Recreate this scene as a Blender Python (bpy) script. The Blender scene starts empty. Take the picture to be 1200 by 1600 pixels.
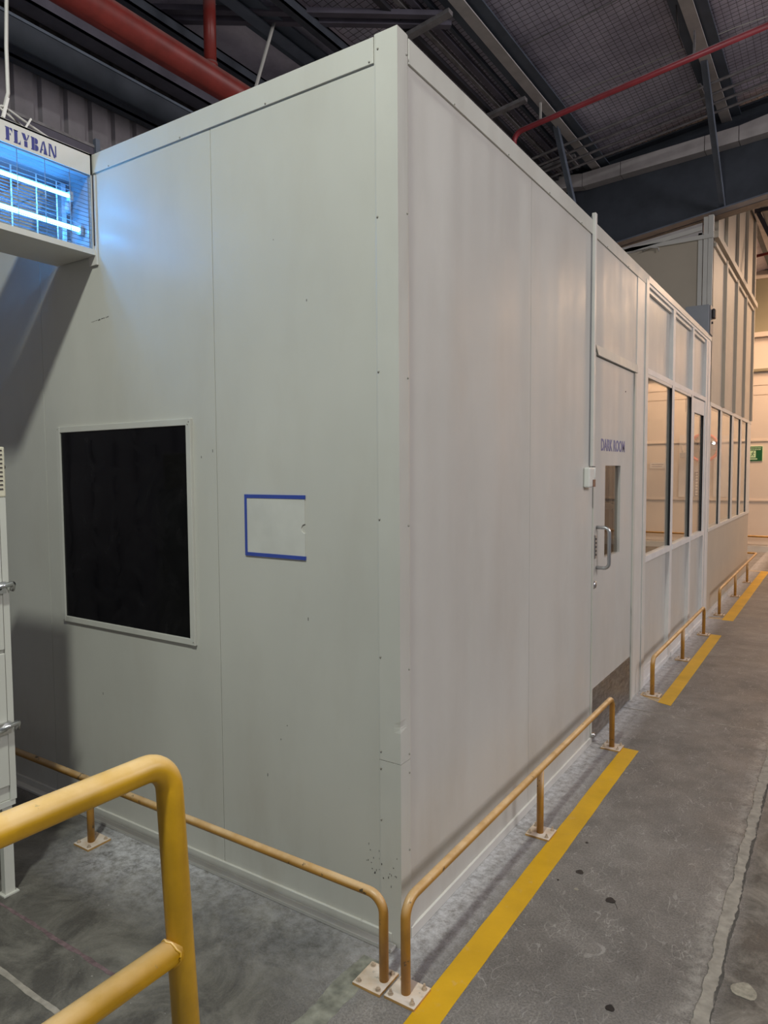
import bpy, math, random
from mathutils import Vector, Matrix
random.seed(7)
S = bpy.context.scene
COL = S.collection
D = bpy.data
PI = math.pi

# ------------------------------------------------------------------ camera
cam = D.cameras.new('camera'); camo = D.objects.new('camera', cam); COL.objects.link(camo)
yaw, pit, rol = math.radians(33.4004), math.radians(-3.40106), math.radians(-0.36227)
fw = Vector((-math.sin(yaw)*math.cos(pit), math.cos(yaw)*math.cos(pit), math.sin(pit)))
r0 = Vector((math.cos(yaw), math.sin(yaw), 0)); u0 = r0.cross(fw)
r1 = r0*math.cos(rol)+u0*math.sin(rol); u1 = u0*math.cos(rol)-r0*math.sin(rol)
m = Matrix((r1, u1, -fw)).transposed().to_4x4(); m.translation = Vector((1.12536, -1.78832, 1.5))
camo.matrix_world = m
cam.sensor_fit = 'VERTICAL'; cam.sensor_height = 36; cam.lens = 36*1090.59/1600
cam.clip_start = 0.05; cam.clip_end = 200
S.camera = camo

# ------------------------------------------------------------------ world, lamps, exposure
S.view_settings.view_transform = 'Standard'; S.view_settings.look = 'None'
S.view_settings.gamma = 1; S.view_settings.use_curve_mapping = False
S.view_settings.exposure = 0.0
w = D.worlds.new('hall_light'); S.world = w; w.use_nodes = True
w.node_tree.nodes['Background'].inputs[0].default_value = (0.83, 0.86, 1.0, 1)
w.node_tree.nodes['Background'].inputs[1].default_value = 0.16

def area(name, loc, target, size, power, color, spread=None):
    l = D.lights.new(name, 'AREA'); l.shape = 'DISK'; l.size = size; l.energy = power; l.color = color
    if spread: l.spread = math.radians(spread)
    o = D.objects.new(name, l); COL.objects.link(o); o.location = loc
    o.rotation_euler = (Vector(target)-Vector(loc)).to_track_quat('-Z', 'Y').to_euler()
    return o
area('high_bay_light', (0.35, -2.4, 4.60), (0.2, -1.8, 0), 0.28, 130, (0.95, 1.0, 0.92))
area('high_bay_light', (6.6, 0.2, 5.0), (1.2, 0.6, 0.8), 2.4, 178, (1.0, 0.96, 0.97))
area('high_bay_light', (6.6, 5.6, 5.0), (1.5, 5.0, 0.6), 2.6, 165, (1.0, 0.93, 0.93))
area('high_bay_light', (2.0, 11.2, 4.7), (0.6, 12.0, 0), 0.8, 190, (1.0, 0.66, 0.42))
area('high_bay_light', (-0.9, 10.6, 4.2), (-0.9, 11.6, 0), 0.5, 36, (1.0, 0.64, 0.38))
area('unseen_room_lamp', (-1.5, 4.4, 2.55), (-1.5, 4.4, 0), 0.5, 5, (1.0, 0.80, 0.60))
area('unseen_room_lamp', (-1.5, 7.6, 3.6), (-1.5, 7.6, 0), 0.6, 24, (1.0, 0.84, 0.62))
area('unseen_room_lamp', (-0.9, 2.2, 2.60), (-0.6, 2.6, 0), 0.3, 2.0, (1.0, 0.88, 0.74))  # unseen dim lamp added so the partition shows through the door window

# ------------------------------------------------------------------ materials
def new_mat(name):
    mt = D.materials.new(name); mt.use_nodes = True
    nt = mt.node_tree; b = nt.nodes['Principled BSDF']
    return mt, nt, b
def N(nt, t, **kw):
    n = nt.nodes.new(t)
    for k, v in kw.items():
        if k.startswith('i_'):
            key = k[2:]
            key = int(key) if key.isdigit() else key.replace('_', ' ')
            n.inputs[key].default_value = v
        else: setattr(n, k, v)
    return n
def L(nt, a, b): nt.links.new(a, b)
def coords(nt, scale=(1, 1, 1), kind='Position'):
    g = N(nt, 'ShaderNodeNewGeometry'); mp = N(nt, 'ShaderNodeMapping'); mp.inputs['Scale'].default_value = scale
    L(nt, g.outputs['Position'], mp.inputs[0]); return mp.outputs[0]
def noise(nt, vec, scale, detail=4, rough=0.55, dist=0.0):
    n = N(nt, 'ShaderNodeTexNoise'); n.inputs['Scale'].default_value = scale; n.inputs['Detail'].default_value = detail
    n.inputs['Roughness'].default_value = rough; n.inputs['Distortion'].default_value = dist
    L(nt, vec, n.inputs['Vector']); return n.outputs['Fac']
def ramp(nt, fac, stops):
    r = N(nt, 'ShaderNodeValToRGB'); e = r.color_ramp.elements
    while len(e) < len(stops): e.new(0.5)
    for el, (p, c) in zip(e, stops):
        el.position = p; el.color = (c, c, c, 1) if not hasattr(c, '__len__') else (*c, 1)
    L(nt, fac, r.inputs[0]); return r.outputs[0]
def mix(nt, fac, a, b, mode='MIX'):
    n = N(nt, 'ShaderNodeMix', data_type='RGBA', blend_type=mode)
    if hasattr(fac, 'links'): L(nt, fac, n.inputs[0])
    else: n.inputs[0].default_value = fac
    for s, v in ((n.inputs[6], a), (n.inputs[7], b)):
        if hasattr(v, 'links'): L(nt, v, s)
        else: s.default_value = (*v, 1)
    return n.outputs[2]
def mth(nt, op, a, b=0.0, clamp=False):
    n = N(nt, 'ShaderNodeMath', operation=op); n.use_clamp = clamp
    for s, v in ((n.inputs[0], a), (n.inputs[1], b)):
        if hasattr(v, 'links'): L(nt, v, s)
        else: s.default_value = v
    return n.outputs[0]
def xyz(nt):
    g = N(nt, 'ShaderNodeNewGeometry'); s = N(nt, 'ShaderNodeSeparateXYZ'); L(nt, g.outputs['Position'], s.inputs[0]); return s.outputs
def bump(nt, b, h, strength=0.2, dist=0.01):
    n = N(nt, 'ShaderNodeBump'); n.inputs['Strength'].default_value = strength; n.inputs['Distance'].default_value = dist
    L(nt, h, n.inputs['Height']); L(nt, n.outputs[0], b.inputs['Normal']); return n
def rng(nt, v, a, b, c=0.0, d=1.0):
    n = N(nt, 'ShaderNodeMapRange', i_1=a, i_2=b, i_3=c, i_4=d); L(nt, v, n.inputs[0]); return n.outputs[0]

def simple(name, col, rough=0.5, metal=0.0, var=0.12, scale=6.0, bmp=0.0, spec=0.5, bscale=60):
    mt, nt, b = new_mat(name); v = coords(nt)
    dark = tuple(c*(1-var) for c in col); light = tuple(min(1, c*(1+var)) for c in col)
    f = ramp(nt, noise(nt, v, scale, 5), [(0.3, 0), (0.7, 1)])
    L(nt, mix(nt, f, dark, light), b.inputs['Base Color'])
    b.inputs['Roughness'].default_value = rough; b.inputs['Metallic'].default_value = metal
    b.inputs['Specular IOR Level'].default_value = spec
    if bmp: bump(nt, b, noise(nt, v, bscale, 3), bmp, 0.004)
    return mt

def panel_paint(name, col, wav=(6.0, 6.0, 0.5), strength=0.25, rough=0.38, dust=True):
    mt, nt, b = new_mat(name)
    v = coords(nt); vs = coords(nt, wav)
    base = mix(nt, ramp(nt, noise(nt, v, 1.3, 4), [(0.35, 0), (0.65, 1)]), tuple(c*0.95 for c in col), tuple(c*1.03 for c in col))
    # hand smudges and rubbed grime, denser between knee and shoulder height
    o = xyz(nt)
    band = mth(nt, 'MULTIPLY', rng(nt, o[2], 0.0, 0.5, 1, 0.35), ramp(nt, noise(nt, coords(nt, (2, 2, 0.7)), 2.2, 6, 0.62), [(0.48, 0), (0.75, 1)]))
    base = mix(nt, mth(nt, 'MULTIPLY', band, 0.40), base, (0.36, 0.31, 0.24))
    sp = ramp(nt, noise(nt, v, 38, 2, 0.5), [(0.76, 0), (0.80, 1)])
    base = mix(nt, mth(nt, 'MULTIPLY', sp, rng(nt, o[2], 0.05, 0.7, 0.55, 0.0)), base, (0.12, 0.11, 0.09))
    if dust:
        dz = mth(nt, 'MULTIPLY', rng(nt, o[2], 0.0, 0.10, 0.6, 0.0), noise(nt, v, 20, 4))
        base = mix(nt, dz, base, (0.62, 0.60, 0.55))
    L(nt, base, b.inputs['Base Color'])
    L(nt, rng(nt, noise(nt, v, 3.0, 5), 0.3, 0.7, rough-0.06, rough+0.10), b.inputs['Roughness'])
    b.inputs['Specular IOR Level'].default_value = 0.35
    bump(nt, b, noise(nt, vs, 1.0, 2, 0.45), strength, 0.09)
    return mt

CREAM = (0.56, 0.555, 0.50)
M = {}
M['panel'] = panel_paint('cream_panel_paint', CREAM, (2.2, 2.2, 0.35), 0.18)
M['panel_side'] = panel_paint('cream_side_panel_paint', (0.59, 0.575, 0.53), (2.3, 2.3, 0.16), 0.36, 0.36)
M['trim'] = panel_paint('cream_trim_paint', (0.58, 0.575, 0.52), (5, 5, 2), 0.10)
M['alu'] = simple('powder_coated_frame', (0.66, 0.645, 0.60), 0.36, 0.0, 0.05)
M['alu_white'] = simple('white_powder_coated_sill', (0.74, 0.73, 0.71), 0.4, 0.0, 0.06)
M['gasket'] = simple('black_gasket', (0.012, 0.012, 0.016), 0.5, 0, 0.2)
M['reveal'] = simple('grey_reveal', (0.20, 0.20, 0.21), 0.45, 0, 0.08)
M['beige'] = simple('beige_partition_panel', (0.52, 0.455, 0.365), 0.5, 0, 0.05, 2.0)
M['far'] = simple('far_wall_panel', (0.76, 0.66, 0.56), 0.6, 0, 0.04, 1.4)
M['olive'] = simple('olive_grey_panel', (0.30, 0.27, 0.18), 0.6, 0, 0.08, 2)
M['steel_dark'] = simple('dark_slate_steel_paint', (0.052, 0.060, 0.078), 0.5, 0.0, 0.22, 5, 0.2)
M['steel_purlin'] = simple('blue_slate_purlin_paint', (0.085, 0.105, 0.14), 0.5, 0.0, 0.15, 5)
M['steel_black'] = simple('black_steel_paint', (0.035, 0.034, 0.042), 0.5, 0.0, 0.2, 5)
M['steel_purple'] = simple('purple_grey_steel', (0.105, 0.095, 0.125), 0.5, 0.0, 0.2, 5)
M['steel_blue'] = simple('blue_grey_steel', (0.15, 0.175, 0.225), 0.45, 0.1, 0.2, 7)
M['steel_dust'] = simple('dusty_galvanised_steel', (0.23, 0.215, 0.22), 0.6, 0.2, 0.3, 14)
M['beam_light'] = simple('pale_beam_flange', (0.52, 0.485, 0.475), 0.55, 0, 0.12, 8)
M['beam_warm_lit'] = simple('warm_lit_brown_flange', (0.24, 0.19, 0.155), 0.6, 0, 0.2, 8)  # brown stands in for warm lamp light on the flange
M['clad'] = simple('grey_wall_sheeting', (0.23, 0.21, 0.225), 0.55, 0.1, 0.16, 6)
M['wire'] = simple('dull_wire', (0.11, 0.095, 0.12), 0.5, 0.4, 0.2)
M['cable'] = simple('white_cable', (0.55, 0.53, 0.50), 0.5, 0, 0.1)
M['chrome'] = simple('brushed_chrome', (0.62, 0.62, 0.62), 0.28, 1.0, 0.08, 40)
M['handle'] = simple('satin_handle', (0.52, 0.53, 0.54), 0.32, 0.9, 0.05, 30)
M['white_plastic'] = simple('white_plastic', (0.70, 0.71, 0.66), 0.38, 0, 0.04)
M['dark_plastic'] = simple('dark_plastic', (0.04, 0.03, 0.03), 0.4, 0, 0.1)
M['brown_plastic'] = simple('brown_lens', (0.18, 0.09, 0.06), 0.25, 0, 0.1)
M['text'] = simple('violet_lettering', (0.20, 0.19, 0.34), 0.5, 0, 0.25, 90)
M['text_blue'] = simple('navy_lettering', (0.028, 0.035, 0.20), 0.45, 0, 0.05)
M['blue_tape'] = simple('blue_edge_strip', (0.030, 0.065, 0.34), 0.35, 0, 0.1)
M['paper'] = simple('clear_sleeve', (0.60, 0.60, 0.55), 0.22, 0, 0.10, 5)
M['sheet'] = simple('white_sheet', (0.74, 0.71, 0.68), 0.5, 0, 0.05)
M['ink'] = simple('printed_ink', (0.10, 0.10, 0.16), 0.6, 0, 0.1)
M['red_rim'] = simple('red_mirror_rim', (0.62, 0.07, 0.04), 0.4, 0, 0.1)
M['mirror'] = simple('mirror_glass', (0.72, 0.70, 0.66), 0.06, 1.0, 0.02)
M['green'] = simple('green_sign', (0.010, 0.115, 0.040), 0.4, 0, 0.05)
M['green_lt'] = simple('pale_green_print', (0.62, 0.82, 0.52), 0.5, 0, 0.04)
M['grey_box'] = simple('grey_enclosure', (0.34, 0.36, 0.40), 0.42, 0, 0.06)
M['cab'] = panel_paint('cabinet_paint', (0.60, 0.60, 0.54), (5, 5, 1), 0.1, 0.4, False)
M['cab_louv'] = simple('cream_louvre', (0.66, 0.62, 0.48), 0.5, 0, 0.05)
M['yellow_paint_pole'] = None

def worn_rail(name, col, top, chip=(0.03, 0.035, 0.03), chipamt=0.66, dustamt=0.75, rough=0.38):
    mt, nt, b = new_mat(name); v = coords(nt)
    g = N(nt, 'ShaderNodeNewGeometry'); s = N(nt, 'ShaderNodeSeparateXYZ'); L(nt, g.outputs['Normal'], s.inputs[0])
    base = mix(nt, ramp(nt, noise(nt, v, 9, 5), [(0.35, 0), (0.65, 1)]), tuple(c*0.82 for c in col), tuple(c*1.12 for c in col))
    up = mth(nt, 'MULTIPLY', rng(nt, s.outputs[2], 0.15, 0.75), rng(nt, noise(nt, v, 14, 5), 0.3, 0.6, 0.45, 1.0))
    base = mix(nt, mth(nt, 'MULTIPLY', up, dustamt), base, top)
    ch = ramp(nt, noise(nt, coords(nt, (1, 1, 1)), 24, 6, 0.7), [(chipamt, 0), (chipamt+0.03, 1)])
    base = mix(nt, mth(nt, 'MULTIPLY', ch, 0.85), base, chip)
    L(nt, base, b.inputs['Base Color']); b.inputs['Roughness'].default_value = rough
    bump(nt, b, noise(nt, v, 70, 4), 0.12, 0.003)
    return mt
M['rail'] = worn_rail('worn_ochre_rail_paint', (0.46, 0.225, 0.035), (0.72, 0.50, 0.27), chipamt=0.615, dustamt=0.95)
M['big_rail'] = worn_rail('worn_yellow_handrail_paint', (0.60, 0.335, 0.012), (0.80, 0.56, 0.27), (0.34, 0.28, 0.16), 0.66, 0.95, 0.33)
M['plate'] = worn_rail('dusty_plate_paint', (0.52, 0.30, 0.10), (0.70, 0.62, 0.54), (0.45, 0.40, 0.34), 0.62, 1.0, 0.7)
M['screw'] = simple('painted_screw', (0.30, 0.29, 0.25), 0.5, 0, 0.2, 60)
M['bolt'] = simple('dusty_rusted_bolt', (0.50, 0.40, 0.30), 0.6, 0.2, 0.3, 60)
M['red_pipe'] = worn_rail('dusty_red_pipe_paint', (0.235, 0.026, 0.020), (0.30, 0.20, 0.19), (0.30, 0.12, 0.10), 0.70, 0.9, 0.42)
M['red_pipe2'] = worn_rail('red_branch_paint', (0.30, 0.030, 0.040), (0.42, 0.36, 0.38), (0.20, 0.10, 0.10), 0.72, 0.95, 0.42)

def floor_mat():
    mt, nt, b = new_mat('dusty_concrete')
    v = coords(nt); o = xyz(nt)
    base = mix(nt, ramp(nt, noise(nt, v, 1.1, 6, 0.6), [(0.32, 0), (0.68, 1)]), (0.135, 0.126, 0.118), (0.240, 0.226, 0.212))
    base = mix(nt, ramp(nt, noise(nt, v, 7, 6, 0.65, 0.6), [(0.35, 0), (0.75, 1)]), mix(nt, 1.0, base, (0.84, 0.83, 0.82), 'MULTIPLY'), mix(nt, 1.0, base, (1.22, 1.2, 1.18), 'MULTIPLY'))
    fine = ramp(nt, noise(nt, v, 150, 4, 0.8), [(0.36, 0.62), (0.66, 1.36)])
    base = mix(nt, 1.0, base, fine, 'MULTIPLY')
    # curved scuff scratches
    for sc, rot, th in ((16, 0.4, 0.012), (23, 1.9, 0.010), (9, 3.0, 0.007)):
        mp = N(nt, 'ShaderNodeMapping'); mp.inputs['Rotation'].default_value = (0, 0, rot); mp.inputs['Scale'].default_value = (1, 0.55, 1)
        L(nt, v, mp.inputs[0])
        vo = noise(nt, mp.outputs[0], sc, 1, 0.4, 1.6)
        d = mth(nt, 'ABSOLUTE', mth(nt, 'SUBTRACT', vo, 0.5))
        ln = mth(nt, 'LESS_THAN', d, th)
        ln = mth(nt, 'MULTIPLY', ln, ramp(nt, noise(nt, mp.outputs[0], sc*0.6+3, 3), [(0.5, 0), (0.62, 0.55)]))
        base = mix(nt, mth(nt, 'MULTIPLY', ln, 0.75), base, (0.44, 0.42, 0.39))
    # darker, mottled floor left of the corner and across the sealed joint
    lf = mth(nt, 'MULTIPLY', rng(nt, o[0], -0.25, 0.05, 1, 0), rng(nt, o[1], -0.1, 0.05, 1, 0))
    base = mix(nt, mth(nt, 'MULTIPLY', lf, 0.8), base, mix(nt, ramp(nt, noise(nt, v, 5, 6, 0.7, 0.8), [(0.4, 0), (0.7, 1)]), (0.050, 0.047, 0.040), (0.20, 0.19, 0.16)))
    rt = rng(nt, o[0], 0.852, 0.90, 0, 1)
    base = mix(nt, mth(nt, 'MULTIPLY', rt, 0.75), base, mix(nt, ramp(nt, noise(nt, v, 6, 6, 0.7, 0.8), [(0.42, 0), (0.66, 1)]), (0.055, 0.050, 0.042), (0.26, 0.24, 0.205)))
    # pale powder swept against the cabin walls
    pw = rng(nt, o[0], 0.0, 0.19, 1, 0); pw = mth(nt, 'MULTIPLY', pw, rng(nt, o[0], -0.02, 0.0, 0, 1)); pw = mth(nt, 'MULTIPLY', pw, rng(nt, o[1], -0.25, 0.1, 0, 1))
    pl = mth(nt, 'MULTIPLY', rng(nt, o[1], -0.42, -0.06, 0, 1), rng(nt, o[0], -1.6, -1.25, 0, 1)); pl = mth(nt, 'MULTIPLY', pl, rng(nt, o[0], -1.2, -0.6, 1.0, 0.30)); pl = mth(nt, 'MULTIPLY', pl, rng(nt, o[0], 0.0, 0.02, 1, 0))
    pw = mth(nt, 'MULTIPLY', mth(nt, 'MAXIMUM', pw, pl), 1.25, True)
    pn = ramp(nt, noise(nt, v, 26, 8, 0.8), [(0.34, 0.05), (0.60, 1)])
    base = mix(nt, mth(nt, 'MULTIPLY', mth(nt, 'MULTIPLY', pw, pn), 0.85), base, (0.60, 0.60, 0.62))
    # powder beside the joint
    jd = rng(nt, mth(nt, 'ABSOLUTE', mth(nt, 'SUBTRACT', o[0], 0.80)), 0.0, 0.05, 1, 0)
    jn = ramp(nt, noise(nt, v, 22, 6, 0.75), [(0.42, 0), (0.6, 1)])
    base = mix(nt, mth(nt, 'MULTIPLY', mth(nt, 'MULTIPLY', jd, jn), 0.55), base, (0.42, 0.40, 0.36))
    spk = ramp(nt, noise(nt, v, 70, 2, 0.5), [(0.755, 0), (0.775, 1)])
    base = mix(nt, mth(nt, 'MULTIPLY', spk, 0.6), base, (0.48, 0.46, 0.42))
    L(nt, base, b.inputs['Base Color'])
    L(nt, rng(nt, noise(nt, v, 4, 5), 0.3, 0.7, 0.38, 0.62), b.inputs['Roughness'])
    b.inputs['Specular IOR Level'].default_value = 0.45
    bump(nt, b, noise(nt, v, 120, 4, 0.6), 0.18, 0.004)
    return mt
M['floor'] = floor_mat()

def road_paint(name, col, wear=0.60, worn=(0.40, 0.34, 0.20)):
    mt, nt, b = new_mat(name); v = coords(nt); o = xyz(nt)
    base = mix(nt, ramp(nt, noise(nt, v, 3.5, 5), [(0.35, 0), (0.65, 1)]), tuple(c*0.86 for c in col), tuple(c*1.1 for c in col))
    base = mix(nt, ramp(nt, noise(nt, v, 13, 6, 0.7), [(wear, 0), (wear+0.16, 0.6)]), base, (0.62, 0.42, 0.22))
    base = mix(nt, mth(nt, 'MULTIPLY', ramp(nt, noise(nt, v, 55, 4, 0.7), [(wear+0.10, 0), (wear+0.14, 1)]), 0.5), base, worn)
    L(nt, base, b.inputs['Base Color']); b.inputs['Roughness'].default_value = 0.42
    bump(nt, b, noise(nt, v, 90, 4), 0.12, 0.003)
    return mt
M['yellow'] = road_paint('yellow_floor_paint', (0.66, 0.375, 0.008))
M['faded'] = road_paint('faded_floor_paint', (0.50, 0.40, 0.26), 0.42, (0.24, 0.22, 0.19))
M['ghost'] = simple('ghost_floor_paint', (0.215, 0.215, 0.175), 0.6, 0, 0.45, 24)
M['joint'] = simple('pale_joint_filler', (0.30, 0.275, 0.235), 0.75, 0, 0.25, 26, 0.6, 0.5, 50)
M['joint_shade'] = simple('joint_edge_shadow', (0.075, 0.070, 0.062), 0.8, 0, 0.3, 30, 0.4)
M['hole'] = simple('oily_black_plug', (0.022, 0.018, 0.017), 0.35, 0, 0.4, 60)
M['patch'] = simple('pale_plug', (0.30, 0.275, 0.22), 0.7, 0, 0.3, 50, 0.5)
M['chalk'] = simple('pink_chalk', (0.15, 0.10, 0.105), 0.8, 0, 0.4, 40)

def kick_mat():
    mt, nt, b = new_mat('scuffed_stainless'); v = coords(nt, (1, 1, 3))
    base = mix(nt, ramp(nt, noise(nt, v, 9, 6, 0.65, 1.5), [(0.35, 0), (0.7, 1)]), (0.16, 0.135, 0.115), (0.36, 0.33, 0.30))
    L(nt, base, b.inputs['Base Color']); b.inputs['Metallic'].default_value = 0.75
    L(nt, rng(nt, noise(nt, v, 12, 5), 0.3, 0.7, 0.28, 0.5), b.inputs['Roughness'])
    return mt
M['kick'] = kick_mat()

def black_glass():
    mt, nt, b = new_mat('black_film_glass'); v = coords(nt)
    sm = ramp(nt, noise(nt, coords(nt, (1, 1, 0.8)), 4.5, 7, 0.6, 2.6), [(0.45, 0), (0.75, 1)])
    L(nt, mix(nt, sm, (0.003, 0.003, 0.004), (0.008, 0.008, 0.009)), b.inputs['Base Color'])
    L(nt, mth(nt, 'ADD', mth(nt, 'MULTIPLY', sm, 0.30), 0.07), b.inputs['Roughness'])
    b.inputs['Specular IOR Level'].default_value = 0.22
    return mt
M['black_glass'] = black_glass()

def clear_glass(name, tint=(0.93, 0.95, 0.94), extra=0.0):
    mt = D.materials.new(name); mt.use_nodes = True; nt = mt.node_tree; nt.nodes.clear()
    out = N(nt, 'ShaderNodeOutputMaterial'); t = N(nt, 'ShaderNodeBsdfTransparent'); t.inputs[0].default_value = (*tint, 1)
    gl = N(nt, 'ShaderNodeBsdfGlossy'); gl.inputs['Roughness'].default_value = 0.03
    fr = N(nt, 'ShaderNodeFresnel'); fr.inputs[0].default_value = 1.5
    mx = N(nt, 'ShaderNodeMixShader'); bf = N(nt, 'ShaderNodeNewGeometry'); L(nt, mth(nt, 'MULTIPLY', mth(nt, 'ADD', fr.outputs[0], extra, True), mth(nt, 'SUBTRACT', 1.0, bf.outputs['Backfacing'])), mx.inputs[0]); L(nt, t.outputs[0], mx.inputs[1]); L(nt, gl.outputs[0], mx.inputs[2])
    L(nt, mx.outputs[0], out.inputs[0]); return mt
M['glass'] = clear_glass('clear_window_glass')
M['door_glass'] = clear_glass('door_vision_glass', (0.86, 0.84, 0.80), 0.03)

def emit(name, col, strength):
    mt = D.materials.new(name); mt.use_nodes = True; nt = mt.node_tree; nt.nodes.clear()
    out = N(nt, 'ShaderNodeOutputMaterial'); e = N(nt, 'ShaderNodeEmission'); e.inputs[0].default_value = (*col, 1); e.inputs[1].default_value = strength
    L(nt, e.outputs[0], out.inputs[0]); return mt
M['tube'] = emit('ultraviolet_tube_glow', (0.055, 0.37, 1.0), 36.0)
M['fly_in'] = simple('reflector_sheet', (0.36, 0.40, 0.46), 0.30, 0.3, 0.05)
M['fly_body'] = simple('white_enamel_housing', (0.62, 0.60, 0.56), 0.4, 0, 0.04)
M['fly_wire'] = simple('plated_wire', (0.30, 0.34, 0.36), 0.35, 0.6, 0.1)
M['fly_grid'] = simple('dark_grid_wire', (0.16, 0.17, 0.22), 0.4, 0.5, 0.1)
def roof_mat():
    mt, nt, b = new_mat('foil_faced_insulation'); v = coords(nt)
    base = mix(nt, ramp(nt, noise(nt, v, 1.7, 6, 0.6, 0.7), [(0.35, 0), (0.65, 1)]), (0.50, 0.46, 0.57), (0.84, 0.78, 0.92))
    L(nt, base, b.inputs['Base Color']); b.inputs['Roughness'].default_value = 0.42; b.inputs['Metallic'].default_value = 0.0
    bump(nt, b, noise(nt, v, 3.2, 5, 0.6), 0.6, 0.05)
    return mt
M['roof'] = roof_mat()

# ------------------------------------------------------------------ mesh helpers
class MB:
    def __init__(s): s.v = []; s.f = []; s.sm = []
    def add(s, vs, fs, smooth=False):
        n = len(s.v); s.v += [tuple(p) for p in vs]
        s.f += [tuple(i+n for i in f) for f in fs]; s.sm += [smooth]*len(fs); return s
    def box(s, x0, x1, y0, y1, z0, z1):
        x0, x1 = min(x0, x1), max(x0, x1); y0, y1 = min(y0, y1), max(y0, y1); z0, z1 = min(z0, z1), max(z0, z1)
        return s.add([(x0,y0,z0),(x1,y0,z0),(x1,y1,z0),(x0,y1,z0),(x0,y0,z1),(x1,y0,z1),(x1,y1,z1),(x0,y1,z1)],
                     [(0,3,2,1),(4,5,6,7),(0,1,5,4),(1,2,6,5),(2,3,7,6),(3,0,4,7)])
    def hexa(s, b, t): # bottom 4 ccw, top 4
        return s.add(list(b)+list(t), [(0,3,2,1),(4,5,6,7),(0,1,5,4),(1,2,6,5),(2,3,7,6),(3,0,4,7)])
    def tube(s, pts, r, n=12, cap=True):
        pts = [Vector(p) for p in pts]; rings = []
        t0 = (pts[1]-pts[0]).normalized(); up = Vector((0,0,1)) if abs(t0.z) < 0.9 else Vector((0,1,0))
        a = t0.cross(up).normalized()
        for i, p in enumerate(pts):
            if i == 0: t = t0
            elif i == len(pts)-1: t = (p-pts[i-1]).normalized()
            else: t = ((p-pts[i-1]).normalized()+(pts[i+1]-p).normalized()).normalized()
            a = (a-t*a.dot(t)).normalized(); b = t.cross(a)
            rr = r[i] if hasattr(r, '__len__') else r
            rings.append([p+(a*math.cos(2*PI*k/n)+b*math.sin(2*PI*k/n))*rr for k in range(n)])
        vs = [q for g in rings for q in g]; fs = []
        for i in range(len(rings)-1):
            for k in range(n):
                fs.append((i*n+k, i*n+(k+1)%n, (i+1)*n+(k+1)%n, (i+1)*n+k))
        s.add(vs, fs, True)
        if cap: s.add([], []); base = len(s.v)-len(vs); s.f += [tuple(base+k for k in range(n-1,-1,-1)), tuple(base+(len(rings)-1)*n+k for k in range(n))]; s.sm += [False, False]
        return s
    def bar(s, p, q, w, h, up=(0,0,1)):
        p, q, up = Vector(p), Vector(q), Vector(up); t = (q-p).normalized(); a = t.cross(up).normalized()*w/2; b = a.cross(t).normalized()*h/2
        return s.hexa([p-a-b, p+a-b, p+a+b, p-a+b], [q-a-b, q+a-b, q+a+b, q-a+b])
    def prism(s, prof, fn, t0, t1):   # profile of 2D points extruded, fn(u, v, t) -> xyz
        n = len(prof); vs = [fn(u, v, t0) for u, v in prof]+[fn(u, v, t1) for u, v in prof]
        fs = [(k, (k+1)%n, (k+1)%n+n, k+n) for k in range(n)]+[tuple(range(n-1,-1,-1)), tuple(range(n, 2*n))]
        return s.add(vs, fs)
    def cyl(s, c, r, h, ax=(0,0,1), n=12, r2=None):
        c, ax = Vector(c), Vector(ax).normalized(); return s.tube([c, c+ax*h], [r, r if r2 is None else r2], n)

def bend(pts, r, seg=8):
    """rounds the inner corners of a path"""
    P = [Vector(p) for p in pts]; out = [P[0]]
    for i in range(1, len(P)-1):
        a = (P[i-1]-P[i]).normalized(); b = (P[i+1]-P[i]).normalized()
        ang = a.angle(b); d = r/math.tan(ang/2) if ang < PI-0.01 else 0
        s0, s1 = P[i]+a*d, P[i]+b*d
        cen = P[i]+(a+b).normalized()*(r/math.sin(ang/2))
        v0, v1 = s0-cen, s1-cen; tot = v0.angle(v1); ax = v0.cross(v1).normalized()
        for k in range(seg+1): out.append(cen+Matrix.Rotation(tot*k/seg, 3, ax) @ v0)
    out.append(P[-1]); return out

def props(o, label=None, cat=None, group=None, kind=None):
    if label: o['label'] = label
    if cat: o['category'] = cat
    if group: o['group'] = group
    if kind: o['kind'] = kind
    return o
def wloc(o):
    v = Vector((0, 0, 0))
    while o is not None: v += o.location; o = o.parent
    return v
def put(name, mb, mat, parent=None, loc=(0,0,0), bev=0.0, fix=True, **kw):
    """mesh in world coordinates -> one object, its origin at its own base"""
    me = D.meshes.new(name); off = (wloc(parent) if parent else Vector((0,0,0)))+Vector(loc)
    me.from_pydata([Vector(v)-off for v in mb.v], [], mb.f); me.validate()
    if len(me.polygons) == len(mb.sm): me.polygons.foreach_set('use_smooth', mb.sm)
    me.materials.append(M[mat] if isinstance(mat, str) else mat)
    if fix:
        import bmesh
        bm = bmesh.new(); bm.from_mesh(me); bmesh.ops.recalc_face_normals(bm, faces=bm.faces); bm.to_mesh(me); bm.free()
    o = D.objects.new(name, me); COL.objects.link(o); o.location = loc
    if parent: o.parent = parent
    if bev:
        b = o.modifiers.new('edge', 'BEVEL'); b.width = bev; b.segments = 2; b.limit_method = 'ANGLE'
    return props(o, **kw)
def empty(name, loc, label=None, cat=None, group=None, kind=None):
    o = D.objects.new(name, None); COL.objects.link(o); o.location = loc; o.empty_display_size = 0.1
    return props(o, label, cat, group, kind)
def copy_tree(o, parent=None):
    c = o.copy(); COL.objects.link(c)
    if parent: c.parent = parent
    for ch in list(o.children): copy_tree(ch, c)
    return c
def B(*a): return MB().box(*a)
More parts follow.
